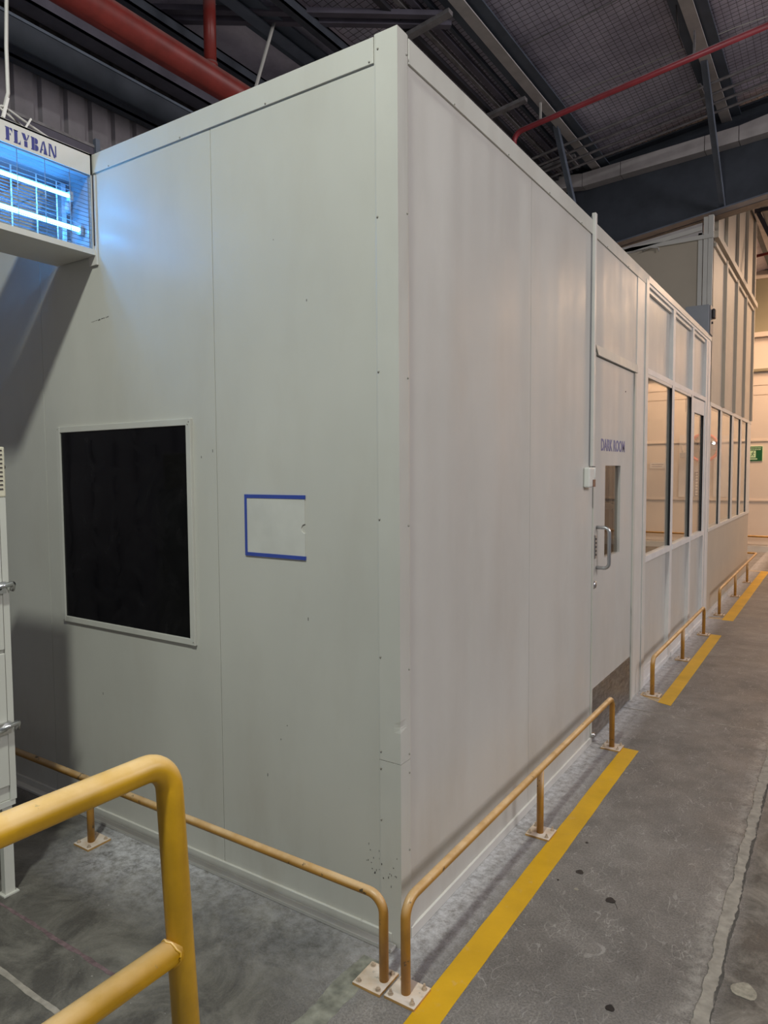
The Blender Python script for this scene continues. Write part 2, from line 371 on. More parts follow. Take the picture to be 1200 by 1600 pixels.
def lettering(name, body, size, wscale, origin, mat, parent, bold=0.0, thick=0.0008, shear=0.0, gap=1.0):
    """flat letters standing on a face that looks along +X, reading along +Y"""
    cu = D.curves.new(name, 'FONT'); cu.body = body; cu.size = size; cu.extrude = thick; cu.offset = bold; cu.space_character = gap; cu.resolution_u = 3
    tmp = D.objects.new(name, cu); COL.objects.link(tmp); bpy.context.view_layer.update()
    me = D.meshes.new_from_object(tmp.evaluated_get(bpy.context.evaluated_depsgraph_get()))
    D.objects.remove(tmp); off = wloc(parent)
    xs = [v.co.x for v in me.vertices]; x0 = min(xs); wd = max(xs)-x0; k = wscale/wd
    for v in me.vertices:
        v.co = Vector((origin[0]+v.co.z, origin[1]+(v.co.x-x0)*k, origin[2]+v.co.y))-off
    me.materials.clear(); me.materials.append(M[mat])
    o = D.objects.new(name, me); COL.objects.link(o); o.parent = parent; return o

# ------------------------------------------------------------------ floor and its markings
fl = put('floor', B(-3.2, 9.0, -5.0, 12.6, -0.12, 0.0), 'floor', kind='structure', label='grey scuffed concrete floor slab of the hall', fix=True)
def ragged(x0, x1, y0, y1, z0, z1, axis='y', amp=0.003, step=0.03):
    """thin strip with uneven long edges"""
    mb = MB(); L0, L1 = (y0, y1) if axis == 'y' else (x0, x1); n = max(2, int((L1-L0)/step)); pr = None
    a, b = (x0, x1) if axis == 'y' else (y0, y1); rows = []; ra_ = rb_ = 0.0
    for i in range(n+1):
        t = L0+(L1-L0)*i/n; ra_ = 0.75*ra_+random.uniform(-amp, amp)*0.6; rb_ = 0.75*rb_+random.uniform(-amp, amp)*0.6; rows.append((t, a+ra_, b+rb_))
    P = (lambda u, t, z: (u, t, z)) if axis == 'y' else (lambda u, t, z: (t, u, z))
    vs = []
    for t, p, q in rows: vs += [P(p, t, z1), P(q, t, z1), P(p, t, z0), P(q, t, z0)]
    fs = []
    for i in range(n):
        k = 4*i; fs += [(k, k+1, k+5, k+4), (k, k+4, k+6, k+2), (k+1, k+3, k+7, k+5), (k+2, k+6, k+7, k+3)]
    fs += [(0, 2, 3, 1), (4*n, 4*n+1, 4*n+3, 4*n+2)]
    return mb.add(vs, fs)
Z0 = -0.002
ln = put('painted_line', ragged(0.166, 0.250, -0.62, 1.988, Z0, 0.0012, amp=0.0012), 'yellow', fl, label='bright yellow line beside the nearest guard rail')
ln = put('painted_line', MB().hexa([(0.162,2.86,Z0),(0.246,2.83,Z0),(0.243,5.045,Z0),(0.155,5.05,Z0)], [(0.162,2.86,.0012),(0.246,2.83,.0012),(0.243,5.045,.0012),(0.155,5.05,.0012)]), 'yellow', fl, label='yellow line beside the middle guard rail')
put('painted_line', MB().hexa([(0.03,2.95,Z0),(0.162,2.86,Z0),(0.162,2.955,Z0),(0.03,3.03,Z0)], [(0.03,2.95,.001),(0.162,2.86,.001),(0.162,2.955,.001),(0.03,3.03,.001)]), 'faded', fl, label='faded cream end of the yellow line running to the wall')
put('painted_line', ragged(0.148, 0.250, 5.76, 9.68, Z0, 0.0012, amp=0.001), 'yellow', fl, label='yellow line beside the far guard rail')
put('painted_line', B(0.02, 0.148, 5.78, 5.87, Z0, 0.001), 'faded', fl, label='faded cream end of the far yellow line')
put('painted_line', ragged(-0.9, 0.148, 9.60, 9.69, Z0, 0.001, 'x', 0.001), 'faded', fl, label='pale line turning the corner behind the tall partition')
put('painted_line', ragged(-0.085, -0.008, -0.85, -0.09, Z0, 0.0007, amp=0.006, step=0.02), 'ghost', fl, label='worn-off greenish ghost of an old line at the cabin corner')
put('joint_strip', ragged(0.822, 0.858, -1.2, 5.2, Z0, 0.003, amp=0.006, step=0.012), 'joint', fl, label='ragged pale filler strip between two floor slabs', kind=None)
put('joint_strip', ragged(0.856, 0.865, -1.2, 5.2, Z0, 0.0005, amp=0.004, step=0.012), 'joint_shade', fl, label='painted shadow along the edge of the filler strip')  # dark strip paints in the shadow beside the filler
put('joint_strip', ragged(0.0, 0.826, 2.640, 2.650, Z0, 0.001, 'x', 0.001), 'joint', fl, label='thin pale joint across the aisle')
put('joint_strip', ragged(0.0, 3.0, 5.855, 5.865, Z0, 0.001, 'x', 0.001), 'joint', fl)
put('joint_strip', ragged(-1.9, -0.60, -0.752, -0.734, Z0, 0.0015, 'x', 0.003, 0.02), 'joint', fl, label='cream joint below the handrail')
put('chalk_line', ragged(-1.4, -0.62, -0.574, -0.562, Z0, 0.0004, 'x', 0.005, 0.02), 'chalk', fl, label='faint pink chalk line')
def blob(cx, cy, r, mat, e=1.0, z=0.0012, tail=None, lab=None):
    n = 18; a = random.uniform(0, 6); vs = []
    for k in range(n):
        t = 2*PI*k/n; rr = r*(1+0.10*math.sin(3*t+a)+0.05*math.sin(5*t))
        vs.append((cx+rr*math.cos(t), cy+rr*e*math.sin(t)))
    mb = MB().prism(vs, lambda u, v, t: (u, v, t), Z0, z)
    if tail:
        for p, q in zip(tail[:-1], tail[1:]): mb.bar((p[0], p[1], 0.0002), (q[0], q[1], 0.0002), 0.0018, 0.001)
    put('floor_plug', mb, mat, fl, label=lab)
blob(0.341, 0.712, 0.014, 'hole', lab='small black round plug near the yellow line')
blob(0.485, 0.600, 0.0165, 'hole', tail=[(0.50, 0.596), (0.512, 0.578), (0.518, 0.565)], lab='black round plug with a thin oil trail')
blob(0.620, 0.106, 0.0125, 'hole', lab='glossy black plug at the bottom of the photo')
blob(0.365, 0.60, 0.008, 'patch')
blob(0.925, 0.380, 0.034, 'patch', lab='pale oval plug beyond the joint')
blob(0.300, 0.93, 0.006, 'hole'); blob(0.290, 0.62, 0.004, 'hole')

# ------------------------------------------------------------------ cabin end wall (y = 0 face)
H = 2.784
def screws(pts, parent, ax, r=0.0042):
    mb = MB()
    for p in pts:
        c = Vector(p); mb.tube([c, c+Vector(ax)*0.002, c+Vector(ax)*0.0032], [r, r*0.8, r*0.3], 8)
    put('screw', mb, 'screw', parent, kind='stuff')
wf = put('wall_front', B(-3.0, -0.075, 0.004, 0.06, 0.0, H-0.03), 'panel', kind='structure', label='cream sandwich panel end wall of the cabin')
for x0, x1 in ((-3.0, -1.8675), (-1.8655, -0.7806), (-0.7786, -0.02)):
    put('panel', B(x0, x1, -0.001, 0.004, 0.035, 2.75), 'panel', wf, bev=0.0012)
put('top_trim', B(-3.0, -0.078, -0.007, 0.07, 2.709, H), 'trim', wf, bev=0.001)
put('base_channel', B(-3.0, -0.03, -0.010, 0.0, 0.0, 0.040), 'trim', wf, bev=0.002)
put('base_ledge', B(-3.0, -0.012, -0.040, -0.010, 0.0, 0.012), 'trim', wf, bev=0.002, label='low kerb strip of the base channel')
screws([(-0.092, -0.007, 2.716), (-0.075+0.013, -0.006, 2.745)]+[(-0.09-0.42*i, -0.007, 2.715) for i in range(1, 5)]+[(-0.067, -0.006, z) for z in (2.26, 1.80, 1.35, 0.92, 0.62, 0.565, 0.40)]
       +[(-1.752, -0.012, 1.688), (-0.912, -0.012, 1.686), (-0.918, -0.012, 1.676), (-0.912, -0.012, 0.856), (-1.748, -0.012, 0.850)], wf, (0, -1, 0), 0.0035)
# corner cover strip: L section with flanges on both faces, dented once, in two lengths
def corner(z0, z1, dent=None):
    mb = MB(); rows = [z0, z1]
    if dent: rows = sorted(set([z0, z1]+[dent+d for d in (-0.05, -0.02, -0.007, 0, 0.007, 0.02, 0.05)]))
    prof = [(-0.077, -0.003), (-0.070, -0.0055), (-0.018, -0.0060), (0.0065, -0.0065), (0.0065, 0.030), (0.006, 0.050), (0.003, 0.0590), (0.0, 0.059), (0.0, -0.0005), (-0.077, -0.0005)]
    vs = []
    for z in rows:
        k = 0 if not dent else math.exp(-((z-dent)/0.016)**2)
        for i, (x, y) in enumerate(prof):
            if i == 3: x -= 0.0035*k; y += 0.003*k
            vs.append((x, y, z))
    n = len(prof); fs = []
    for j in range(len(rows)-1):
        for i in range(n): fs.append((j*n+i, j*n+(i+1)%n, (j+1)*n+(i+1)%n, (j+1)*n+i))
    fs += [tuple(range(n-1, -1, -1)), tuple((len(rows)-1)*n+i for i in range(n))]
    return mb.add(vs, fs)
put('corner_strip', corner(0.593, H+0.006, 0.709), 'trim', wf, label='long dented upper length of the corner cover strip')
put('corner_strip', corner(0.0, 0.591), 'trim', wf, label='short lower length of the corner cover strip')

# black filmed window in the end wall
win = put('window_1', MB().box(-1.740, -0.927, -0.006, 0.0, 0.865, 1.675), 'black_glass', kind='structure', label='window blacked out with smeared dark film in the cabin end wall')
put('window_frame', MB().box(-1.762, -1.738, -0.013, 0.0, 0.843, 1.698), 'trim', win, bev=0.0015)
put('window_frame', MB().box(-0.929, -0.903, -0.013, 0.0, 0.843, 1.698), 'trim', win, bev=0.0015)
put('window_frame', MB().box(-1.738, -0.929, -0.012, 0.0, 1.673, 1.698), 'trim', win, bev=0.0015)
put('window_frame', MB().box(-1.738, -0.929, -0.012, 0.0, 0.843, 0.867), 'trim', win, bev=0.0015)
mb = MB()
for i in range(16):
    x = -1.500+i*0.0075; mb.box(x, x+random.uniform(0.002, 0.006), -0.0014, -0.0008, 2.120+0.0006*i+random.uniform(-.002, .002), 2.1215+0.0006*i+random.uniform(0, .003))
for i in range(26):
    x = random.uniform(-0.14, -0.010); z = 0.235+random.gauss(0, 0.045); yy = -0.0062 if x > -0.07 else -0.0014
    mb.box(x, x+random.uniform(0.001, 0.003), yy-0.0006, yy, z, z+random.uniform(0.002, 0.007))
for x, z in ((-0.46, 0.62), (-0.49, 0.565), (-0.555, 0.42), (-0.86, 1.55), (-0.80, 1.57), (-0.49, 2.27), (-0.36, 1.0), (-0.35, 2.05), (-1.50, 0.55)):
    mb.box(x, x+0.002, -0.0016, -0.0008, z, z+random.uniform(0.003, 0.012))
put('scratch', mb, 'dark_plastic', wf, kind='stuff', label='small scratches and chips in the wall paint')
# document holder
dh = empty('document_holder', (-0.50, 0, 1.205), 'clear wall document holder edged in blue tape, empty, right of the black window', 'document holder')
nb = MB(); prof = [(-0.634, 1.209), (-0.366, 1.209), (-0.366, 1.292)]
for k in range(9):
    t = -PI/2+PI*k/8; prof.append((-0.366-0.016*math.cos(t), 1.308+0.016*math.sin(t)))
prof += [(-0.366, 1.324), (-0.366, 1.415), (-0.634, 1.415)]
nb.prism(prof, lambda u, v, t: (u, t, v), -0.0045, -0.001)
put('sleeve', nb, 'paper', dh)
put('edge_strip', B(-0.640, -0.364, -0.006, -0.001, 1.407, 1.4195), 'blue_tape', dh, label='blue top strip')
put('edge_strip', B(-0.640, -0.364, -0.006, -0.001, 1.2035, 1.216), 'blue_tape', dh, label='blue bottom strip')
put('edge_strip', B(-0.640, -0.629, -0.006, -0.001, 1.216, 1.407), 'blue_tape', dh, label='blue side strip')

# ------------------------------------------------------------------ cabin side wall (x = 0 face) up to the glazed office
wr = put('wall_right', B(-0.06, -0.006, 0.02, 1.945, 0.0, H-0.03), 'panel_side', kind='structure', label='cream sandwich panel side wall of the cabin along the aisle')
put('panel', B(-0.006, 0.0, 0.02, 1.0555, 0.03, 2.74), 'panel_side', wr, bev=0.0012)
put('panel', B(-0.006, 0.0, 1.0575, 1.945, 0.03, 2.74), 'panel_side', wr, bev=0.0012)
put('panel', B(-0.05, 0.0, 1.945, 3.05, 2.155, 2.74), 'panel_side', wr, bev=0.0012, label='panel above the door')
put('top_trim', B(-0.07, 0.0064, 0.0585, 3.13, 2.711, H), 'trim', wr, bev=0.001)
put('base_channel', B(-0.004, 0.008, 0.055, 1.945, 0.0, 0.036), 'alu', wr, bev=0.002)
screws([(0.0064, 0.35+0.45*i, 2.716) for i in range(6)]+[(0.0068, 0.045, z) for z in (2.73, 2.27, 1.78, 1.33, 0.88, 0.61, 0.55, 0.30)]+[(0.006, 3.10, z) for z in (2.4, 1.2)], wr, (1, 0, 0), 0.0035)
put('side_post', B(-0.06, 0.004, 2.843, 3.045, 0.0, 2.712), 'alu', wr, bev=0.001, label='wide cream post right of the door')
put('side_post', B(-0.06, 0.010, 3.052, 3.128, 0.0, 2.745), 'alu', wr, bev=0.001, label='cream post where the office glazing starts')
wc = put('ceiling_cabin', B(-3.0, -0.01, 0.01, 5.74, H-0.045, H-0.02), 'panel', kind='structure', label='flat panel roof over the cabin and office')
wp = put('wall_partition', B(-3.0, -0.06, 3.06, 3.10, 0, 2.74), 'beige', kind='structure', label='beige partition inside the cabin behind the door window')
put('mullion', B(-0.215, -0.195, 3.04, 3.06, 0, 2.7), 'alu', wp); put('mullion', B(-0.235, -0.218, 3.035, 3.06, 1.28, 2.7), 'gasket', wp)
put('rail', B(-1.0, -0.06, 3.035, 3.06, 1.225, 1.262), 'alu', wp)

# door 1: DARK ROOM
d1 = empty('door_1', (0, 2.38, 0), 'cream flush door lettered DARK ROOM with narrow vision panel', None, None, 'structure')
put('door_frame', B(-0.05, 0.006, 1.948, 1.968, 0, 2.12), 'trim', d1); put('door_frame', B(-0.05, 0.006, 2.801, 2.842, 0, 2.12), 'trim', d1)
mb = MB(); mb.hexa([(-.05, 1.985, 2.108), (0.014, 1.985, 2.108), (0.014, 2.842, 2.108), (-.05, 2.842, 2.108)], [(-.05, 1.950, 2.158), (0.010, 1.950, 2.158), (0.010, 2.842, 2.158), (-.05, 2.842, 2.158)])
put('door_frame', mb, 'trim', d1, label='header trim with mitred near end')
# leaf with an opening for the vision panel
a0, a1, b0, b1 = 2.190, 2.512, 0.998, 1.520
mb = MB()
for (y0, y1, z0, z1) in ((1.972, a0, 0.008, 2.104), (a1, 2.795, 0.008, 2.104), (a0, a1, 0.008, b0), (a0, a1, b1, 2.104)): mb.box(-0.040, -0.002, y0, y1, z0, z1)
leaf = put('door_leaf', mb, 'panel_side', d1)
put('vision_pane', B(-0.024, -0.018, a0, a1, b0, b1), 'door_glass', d1)
put('kick_plate', B(-0.002, 0.0005, 1.985, 2.790, 0.010, 0.291), 'kick', d1, label='scuffed stainless kick plate')
hd = put('pull_handle', MB().tube(bend([(0.0, 2.035, 1.182), (0.068, 2.035, 1.182), (0.068, 2.035, 0.960), (0.0, 2.035, 0.960)], 0.028, 8), 0.0098, 14), 'handle', d1, label='satin D-shaped pull handle')
kp = put('code_lock', B(-0.002, 0.007, 1.985, 2.010, 1.015, 1.142), 'handle', d1, bev=0.001)
for i in range(5): put('button', MB().cyl((0.007, 1.9975, 1.035+0.0215*i), 0.0045, 0.004, (1,0,0), 10), 'dark_plastic', kp)
put('lock_cylinder', MB().tube([(-0.002,1.993,0.870),(0.005,1.993,0.870),(0.011,1.993,0.870),(0.013,1.993,0.870)], [0.021,0.021,0.016,0.006], 18), 'chrome', d1)
lt = lettering('door_lettering', 'DARK ROOM', 0.092, 0.492, (-0.0015, 2.103, 1.604), 'text', d1, bold=0.0020)
lt['label'] = 'faded violet letters reading DARK ROOM'
put('door_stop', MB().cyl((0.012, 1.957, 0.040), 0.012, 0.02, (0,0,1), 10).cyl((0.006,1.957,0.05),0.006,0.02,(1,0,0),8), 'chrome', d1)
put('screw', MB().cyl((-0.002, 2.60, 1.970), 0.004, 0.003, (1,0,0), 8), 'dark_plastic', d1)
# trunking with switch box
ct = put('cable_trunking', B(0.0, 0.020, 1.885, 1.915, 1.515, 2.82), 'alu', bev=0.002, label='thin cream cable trunking running up the wall left of the door', cat='cable trunking')
ct2 = put('gap_cover', B(0.0, 0.005, 1.875, 1.885, 1.52, 2.80), 'reveal', ct)
sb = empty('door_switch', (0, 1.80, 1.41), 'small white push switch box at the foot of the cable trunking', 'switch')
put('switch_box', B(0.0, 0.032, 1.790, 1.880, 1.405, 1.510), 'white_plastic', sb, bev=0.008)
put('switch_cap', MB().cyl((0.012, 1.885, 1.450), 0.022, 0.06, (0,0,1), 14), 'white_plastic', sb, bev=0.004)
put('button', B(0.030, 0.036, 1.845, 1.882, 1.408, 1.446), 'brown_plastic', sb)
put('cable_gland', MB().cyl((0.018, 1.90, 1.500), 0.011, 0.014, (0,0,1), 12), 'dark_plastic', sb)

# ------------------------------------------------------------------ glazed office front (x = 0, y 3.13 .. 5.75)
wo = put('wall_office', B(-0.075, 0.0, 3.128, 5.745, 2.718, H-0.02), 'alu_white', kind='structure', label='framed and glazed office front beyond the dark room door')
put('head_rail', B(-0.075, 0.006, 3.128, 5.745, H-0.045, H), 'alu', wo, bev=0.001)
bays = [(3.128, 3.970), (4.055, 4.790), (4.862, 5.500)]
for y0, y1 in bays:
    put('transom', B(-0.044, -0.0005, y0, y1, 2.140, 2.178), 'alu_white', wo, bev=0.001)
    put('panel', B(-0.044, -0.030, y0, y1, 2.178, 2.718), 'beige' if y0 > 9 else 'panel_side', wo)
    put('glazing_bead', B(-0.030, -0.012, y0, y1, 2.690, 2.718), 'alu', wo)
mull = put('mullion', B(-0.044, 0.0, 3.970, 4.055, 0.0, 2.718), 'alu_white', wo, bev=0.001)
put('mullion', B(-0.044, 0.0, 4.790, 4.862, 0.0, 2.718), 'alu_white', wo, bev=0.001)
put('mullion', B(-0.044, 0.0, 5.500, 5.585, 0.0, 2.718), 'alu_white', wo, bev=0.001)
put('mullion', B(-0.044, 0.002, 5.600, 5.745, 0.0, 2.718), 'alu_white', wo, bev=0.001)
for y0, y1 in bays:
    put('sill_rail', B(-0.044, 0.004, y0, y1, 0.860, 0.902), 'alu_white', wo, bev=0.001)
    put('panel', B(-0.045, -0.030, y0, y1, 0.095, 0.860), 'panel_side', wo)
    put('bottom_rail', B(-0.075, -0.004, y0, y1, 0.0, 0.095), 'alu_white', wo, bev=0.001)
    put('bottom_track', B(-0.004, 0.006, y0, y1, 0.0, 0.035), 'alu_white', wo)
for i, (y0, y1) in enumerate(bays[:2]):
    wn = put('window_%d' % (i+2), B(-0.022, -0.018, y0, y1, 0.902, 2.140), 'glass', kind='structure',
             label=('large office window next to the dark room door', 'second office window from the dark room door')[i])
    put('jamb_lining', B(-0.042, -0.0225, y1-0.012, y1+0.001, 0.903, 2.14), 'alu_white', wn)
    put('gasket', B(-0.0175, -0.001, y1-0.008, y1+0.001, 0.903, 2.14), 'gasket', wn)
    put('glazing_bead', B(-0.018, -0.002, y0, y1-0.01, 2.118, 2.14), 'alu', wn)
# door 2, framed and glazed
y0, y1 = bays[2]
d2 = empty('door_2', (0, 5.18, 0), 'narrow framed office door with a glazed upper half', None, None, 'structure')
put('door_frame', B(-0.065, -0.006, y0, y1, 2.000, 2.128), 'alu_white', d2, bev=0.001)
put('door_stile', B(-0.045, -0.006, y0, y0+0.10, 0.903, 2.0), 'alu_white', d2, bev=0.001)
put('door_stile', B(-0.045, -0.006, y1-0.045, y1, 0.903, 2.0), 'alu_white', d2, bev=0.001)
put('vision_pane', B(-0.024, -0.020, y0+0.10, y1-0.045, 0.905, 2.0), 'glass', d2)
put('gasket', B(-0.0195, -0.007, y1-0.054, y1-0.044, 0.903, 2.0), 'gasket', d2)
put('jamb_lining', B(-0.045, -0.0245, y1-0.056, y1-0.044, 0.903, 2.0), 'reveal', d2)

# ------------------------------------------------------------------ tall partition block (y 5.75 .. 9.35)
wt = put('wall_tall', B(-0.07, 0.0, 5.76, 9.34, 2.155, 3.74), 'beige', kind='structure', label='tall beige panelled partition beyond the glazed office')
mu = [5.76, 6.52, 7.455, 8.245, 9.0]
put('panel', B(-0.07, -0.004, 5.76, 9.34, 0.0, 0.868), 'beige', wt, label='plain beige lower panelling')
put('base_channel', B(-0.004, 0.006, 5.76, 9.34, 0.0, 0.05), 'alu', wt)
put('sill_rail', B(-0.075, 0.006, 5.76, 9.34, 0.868, 0.902), 'alu', wt, bev=0.001)
put('transom', B(-0.075, 0.006, 5.76, 9.34, 2.118, 2.155), 'alu', wt, bev=0.001)
ys = [5.76, 6.55, 7.45, 8.33, 9.20]
for y in ys[1:]:
    put('cover_strip', B(0.0, 0.030, y-0.035, y+0.035, 2.155, 3.70), 'beige', wt, bev=0.001)
    put('cover_strip', B(0.0, 0.030, y-0.035, y+0.035, 3.80, 4.93), 'beige', wt, bev=0.001)
for y0, y1 in zip(ys, ys[1:]+[9.34]):
    put('panel_head', B(0.0, 0.022, y0+0.035, y1-0.035, 3.66, 3.70), 'beige', wt)
put('belt_rail', B(-0.02, 0.045, 5.76, 9.40, 3.735, 3.80), 'beige', wt, bev=0.001)
put('panel', B(-0.07, -0.004, 6.10, 9.34, 3.80, 4.95), 'beige', wt, label='upper panelling above the belt rail')
for i, (y0, y1) in enumerate(((5.83, 6.455), (6.585, 7.37), (7.54, 8.17), (8.32, 8.93))):
    wn = put('window_%d' % (i+4), B(-0.014, -0.010, y0, y1, 0.902, 2.118), 'glass', kind='structure',
             label=('first', 'second', 'third', 'fourth')[i]+' window of the tall partition counted from the office')
    put('jamb_lining', B(-0.024, -0.0145, y1-0.006, y1+.001, 0.902, 2.118), 'alu', wn)
    put('gasket', B(-0.0095, -0.002, y1-0.006, y1+.001, 0.902, 2.118), 'gasket', wn)
for y0, y1 in ((5.76, 5.83), (6.455, 6.585), (7.37, 7.54), (8.17, 8.32), (8.93, 9.34)):
    put('mullion', B(-0.024, 0.002, y0, y1, 0.902, 2.118), 'alu', wt, bev=0.001)
# its end facing the cabin roof
wu = put('wall_upper', MB().hexa([(-3.0,5.76,2.70),(-0.10,5.76,2.70),(-0.10,5.80,2.70),(-3.0,5.80,2.70)], [(-3.0,5.76,3.50),(-0.10,5.76,3.90),(-0.10,5.80,3.90),(-3.0,5.80,3.50)]), 'beige', kind='structure', label='end panel of the tall partition above the cabin roof')
put('corner_post', B(-0.045, 0.0, 5.745, 5.80, 0.0, 3.955), 'alu', wu, bev=0.001); put('corner_post', B(-0.088, -0.048, 5.745, 5.80, 2.7, 3.945), 'alu', wu, bev=0.001)
put('corner_post', B(-0.135, -0.095, 5.750, 5.80, 2.7, 3.80), 'alu', wu, bev=0.001)
put('belt_rail', B(-3.0, 0.004, 5.735, 5.76, 3.735, 3.775), 'alu', wu, bev=0.001)
mb = MB().hexa([(-2.2, 5.75, 3.60), (-0.10, 5.75, 3.78), (-0.10, 5.80, 3.78), (-2.2, 5.80, 3.60)], [(-2.2, 5.75, 3.61), (-0.10, 5.75, 3.895), (-0.10, 5.80, 3.895), (-2.2, 5.80, 3.61)])
put('panel', mb, 'beam_light', wu, label='sloping infill under the rafter')
mb = MB().hexa([(-2.2, 5.735, 3.55), (-0.10, 5.735, 3.82), (-0.10, 5.75, 3.82), (-2.2, 5.75, 3.55)], [(-2.2, 5.735, 3.59), (-0.10, 5.735, 3.86), (-0.10, 5.75, 3.86), (-2.2, 5.75, 3.59)])
put('top_rail', mb, 'alu', wu)
cb = empty('conduit_clip', (-0.62, 5.72, 3.70), 'small wire clip with hanging cable on the upper end panel', 'cable clip')
put('clip', MB().tube(bend([(-0.66,5.73,3.715),(-0.58,5.72,3.735),(-0.50,5.73,3.72),(-0.50,5.73,3.69)], 0.012, 4), 0.006, 6), 'cable', cb)
# electrical enclosure
eb = empty('electrical_enclosure', (-0.1, 5.62, H), 'grey electrical enclosure standing on the office roof against the tall partition', 'electrical box')
put('box_body', B(-0.205, 0.006, 5.555, 5.742, 2.775, 3.062), 'grey_box', eb, bev=0.004)
put('box_door', B(0.006, 0.018, 5.56, 5.735, 2.785, 3.055), 'reveal', eb, bev=0.002)
hn = put('isolator_handle', B(0.018, 0.05, 5.62, 5.69, 2.935, 3.03), 'dark_plastic', eb, bev=0.012); put('box_lock', MB().cyl((0.018, 5.65, 2.90), 0.011, 0.012, (1,0,0), 10), 'dark_plastic', eb)

# ------------------------------------------------------------------ far wall and things on it
FY = 12.4
wb = put('wall_back', B(-6.0, 9.0, FY, FY+0.1, 0, 5.9), 'far', kind='structure', label='peach lit far wall of the hall')
zs = [0.12, 0.92, 1.99, 2.80, 2.97, 3.84]
for xi in range(5):
    xx0 = -4.2+xi*1.5-0.0
    for z0, z1 in zip(zs[:-1], zs[1:]):
        put('panel', B(xx0+0.004, xx0+1.496, FY-0.012, FY, z0+0.008, z1-0.008), 'far', wb)
put('ledge_rail', B(-4.5, 5, FY-0.07, FY, 3.215, 3.262), 'olive', wb); put('ledge_rail', B(-4.5, 5, FY-0.03, FY, 0.905, 0.935), 'far', wb); put('ledge_rail', B(-4.5, 5, FY-0.03, FY, 1.98, 2.01), 'far', wb)
put('upper_band', B(-4.5, 5, FY-0.06, FY, 3.86, 4.82), 'olive', wb); put('cornice', B(-4.5, 5, FY-0.14, FY, 4.82, 4.95), 'far', wb); put('cornice', B(-4.5, 5, FY-0.10, FY, 3.82, 3.90), 'far', wb)
put('crash_rail', MB().tube([(-4.5, FY-0.12, 0.28), (5, FY-0.12, 0.28)], 0.02, 10), 'rail', wb, label='yellow rail low on the far wall')
put('base_ledge', B(-4.5, 5, FY-0.10, FY, 0.0, 0.10), 'alu', wb)
wbr = put('red_cross_pipe', MB().tube([(-1.2, 10.0, 4.50), (3.0, 10.0, 4.93)], 0.022, 10), 'red_pipe', label='thin red pipe crossing high in front of the far wall', cat='pipe')
# exit sign
es = empty('exit_sign', (-0.21, FY-0.02, 1.63), 'green emergency exit sign with running figure on the far wall', 'sign')
ey = FY-0.030
put('sign_board', B(-0.355, -0.112, ey, FY, 1.631, 1.887), 'green', es, bev=0.002)
put('sign_border', MB().box(-0.362, -0.105, ey+0.004, FY, 1.624, 1.894), 'green_lt', es)
mb = MB()
for z, xa, xb in ((1.862, -0.335, -0.128), (1.832, -0.335, -0.135)):
    x = xa
    while x < xb:
        wdt = random.uniform(0.018, 0.04); mb.box(x, min(xb, x+wdt), ey-0.002, ey, z-0.006, z+0.006); x += wdt+0.006
put('sign_lettering', mb, 'green_lt', es, label='two small lines of lettering')
put('pictogram', B(-0.315, -0.215, ey-0.002, ey, 1.690, 1.812), 'green_lt', es)
mb = MB()
def seg(p, q, wd): mb.bar((p[0], ey-0.003, p[1]), (q[0], ey-0.003, q[1]), 0.002, wd, (0,1,0)) if False else mb.bar((p[0], ey-0.003, p[1]), (q[0], ey-0.003, q[1]), wd, 0.002, (0,1,0))
mb.cyl((-0.252, ey-0.002, 1.795), 0.009, 0.002, (0,-1,0), 12)
for p, q, wd in (((-0.256,1.782),(-0.268,1.745),.014), ((-0.258,1.778),(-0.280,1.768),.007), ((-0.280,1.768),(-0.288,1.750),.006), ((-0.256,1.776),(-0.240,1.762),.007), ((-0.240,1.762),(-0.228,1.768),.006), ((-0.268,1.746),(-0.248,1.732),.010), ((-0.248,1.732),(-0.254,1.708),.008), ((-0.270,1.746),(-0.282,1.724),.010), ((-0.282,1.724),(-0.300,1.716),.008)): seg(p, q, wd)
put('running_figure', mb, 'green', es)
put('sign_bar', B(-0.315, -0.19, ey-0.002, ey, 1.655, 1.675), 'green_lt', es)
# boards and sheets
def sheet(name, x0, x1, z0, z1, label, cat, lines=6, border=False, y=FY-0.035, mat='sheet'):
    e = empty(name, ((x0+x1)/2, y, z0), label, cat); put('sheet', B(x0, x1, y, y+0.012, z0, z1), mat, e)
    mb = MB(); n = lines
    for i in range(n):
        z = z1-(i+1)*(z1-z0)/(n+1); mb.box(x0+(x1-x0)*0.12, x1-(x1-x0)*random.uniform(0.12, 0.35), y-0.001, y, z-0.006, z+0.006)
    if n: put('printing', mb, 'ink', e, kind='stuff')
    if border: put('border', MB().box(x0, x1, y-0.003, y+0.006, z1-0.015, z1).box(x0, x1, y-0.003, y+0.006, z0, z0+0.015).box(x0, x0+0.012, y-0.003, y+0.006, z0, z1).box(x1-0.012, x1, y-0.003, y+0.006, z0, z1), 'ink', e)
sheet('notice_sheet', -2.03, -1.73, 1.505, 1.620, 'small white two-line notice seen through the first office window', 'notice', 2)
sheet('white_board', -1.50, -1.06, 0.965, 2.13, 'tall white board seen through the second office window', 'board', 0, y=FY-0.052)
sheet('framed_notice', -1.215, -1.085, 0.985, 1.435, 'dark framed paper notice on the white board below the mirror', 'notice', 7, True, y=FY-0.064)
sheet('wall_chart', -0.90, -0.66, 0.975, 2.10, 'pale wall chart right of the round mirror', 'chart', 0)
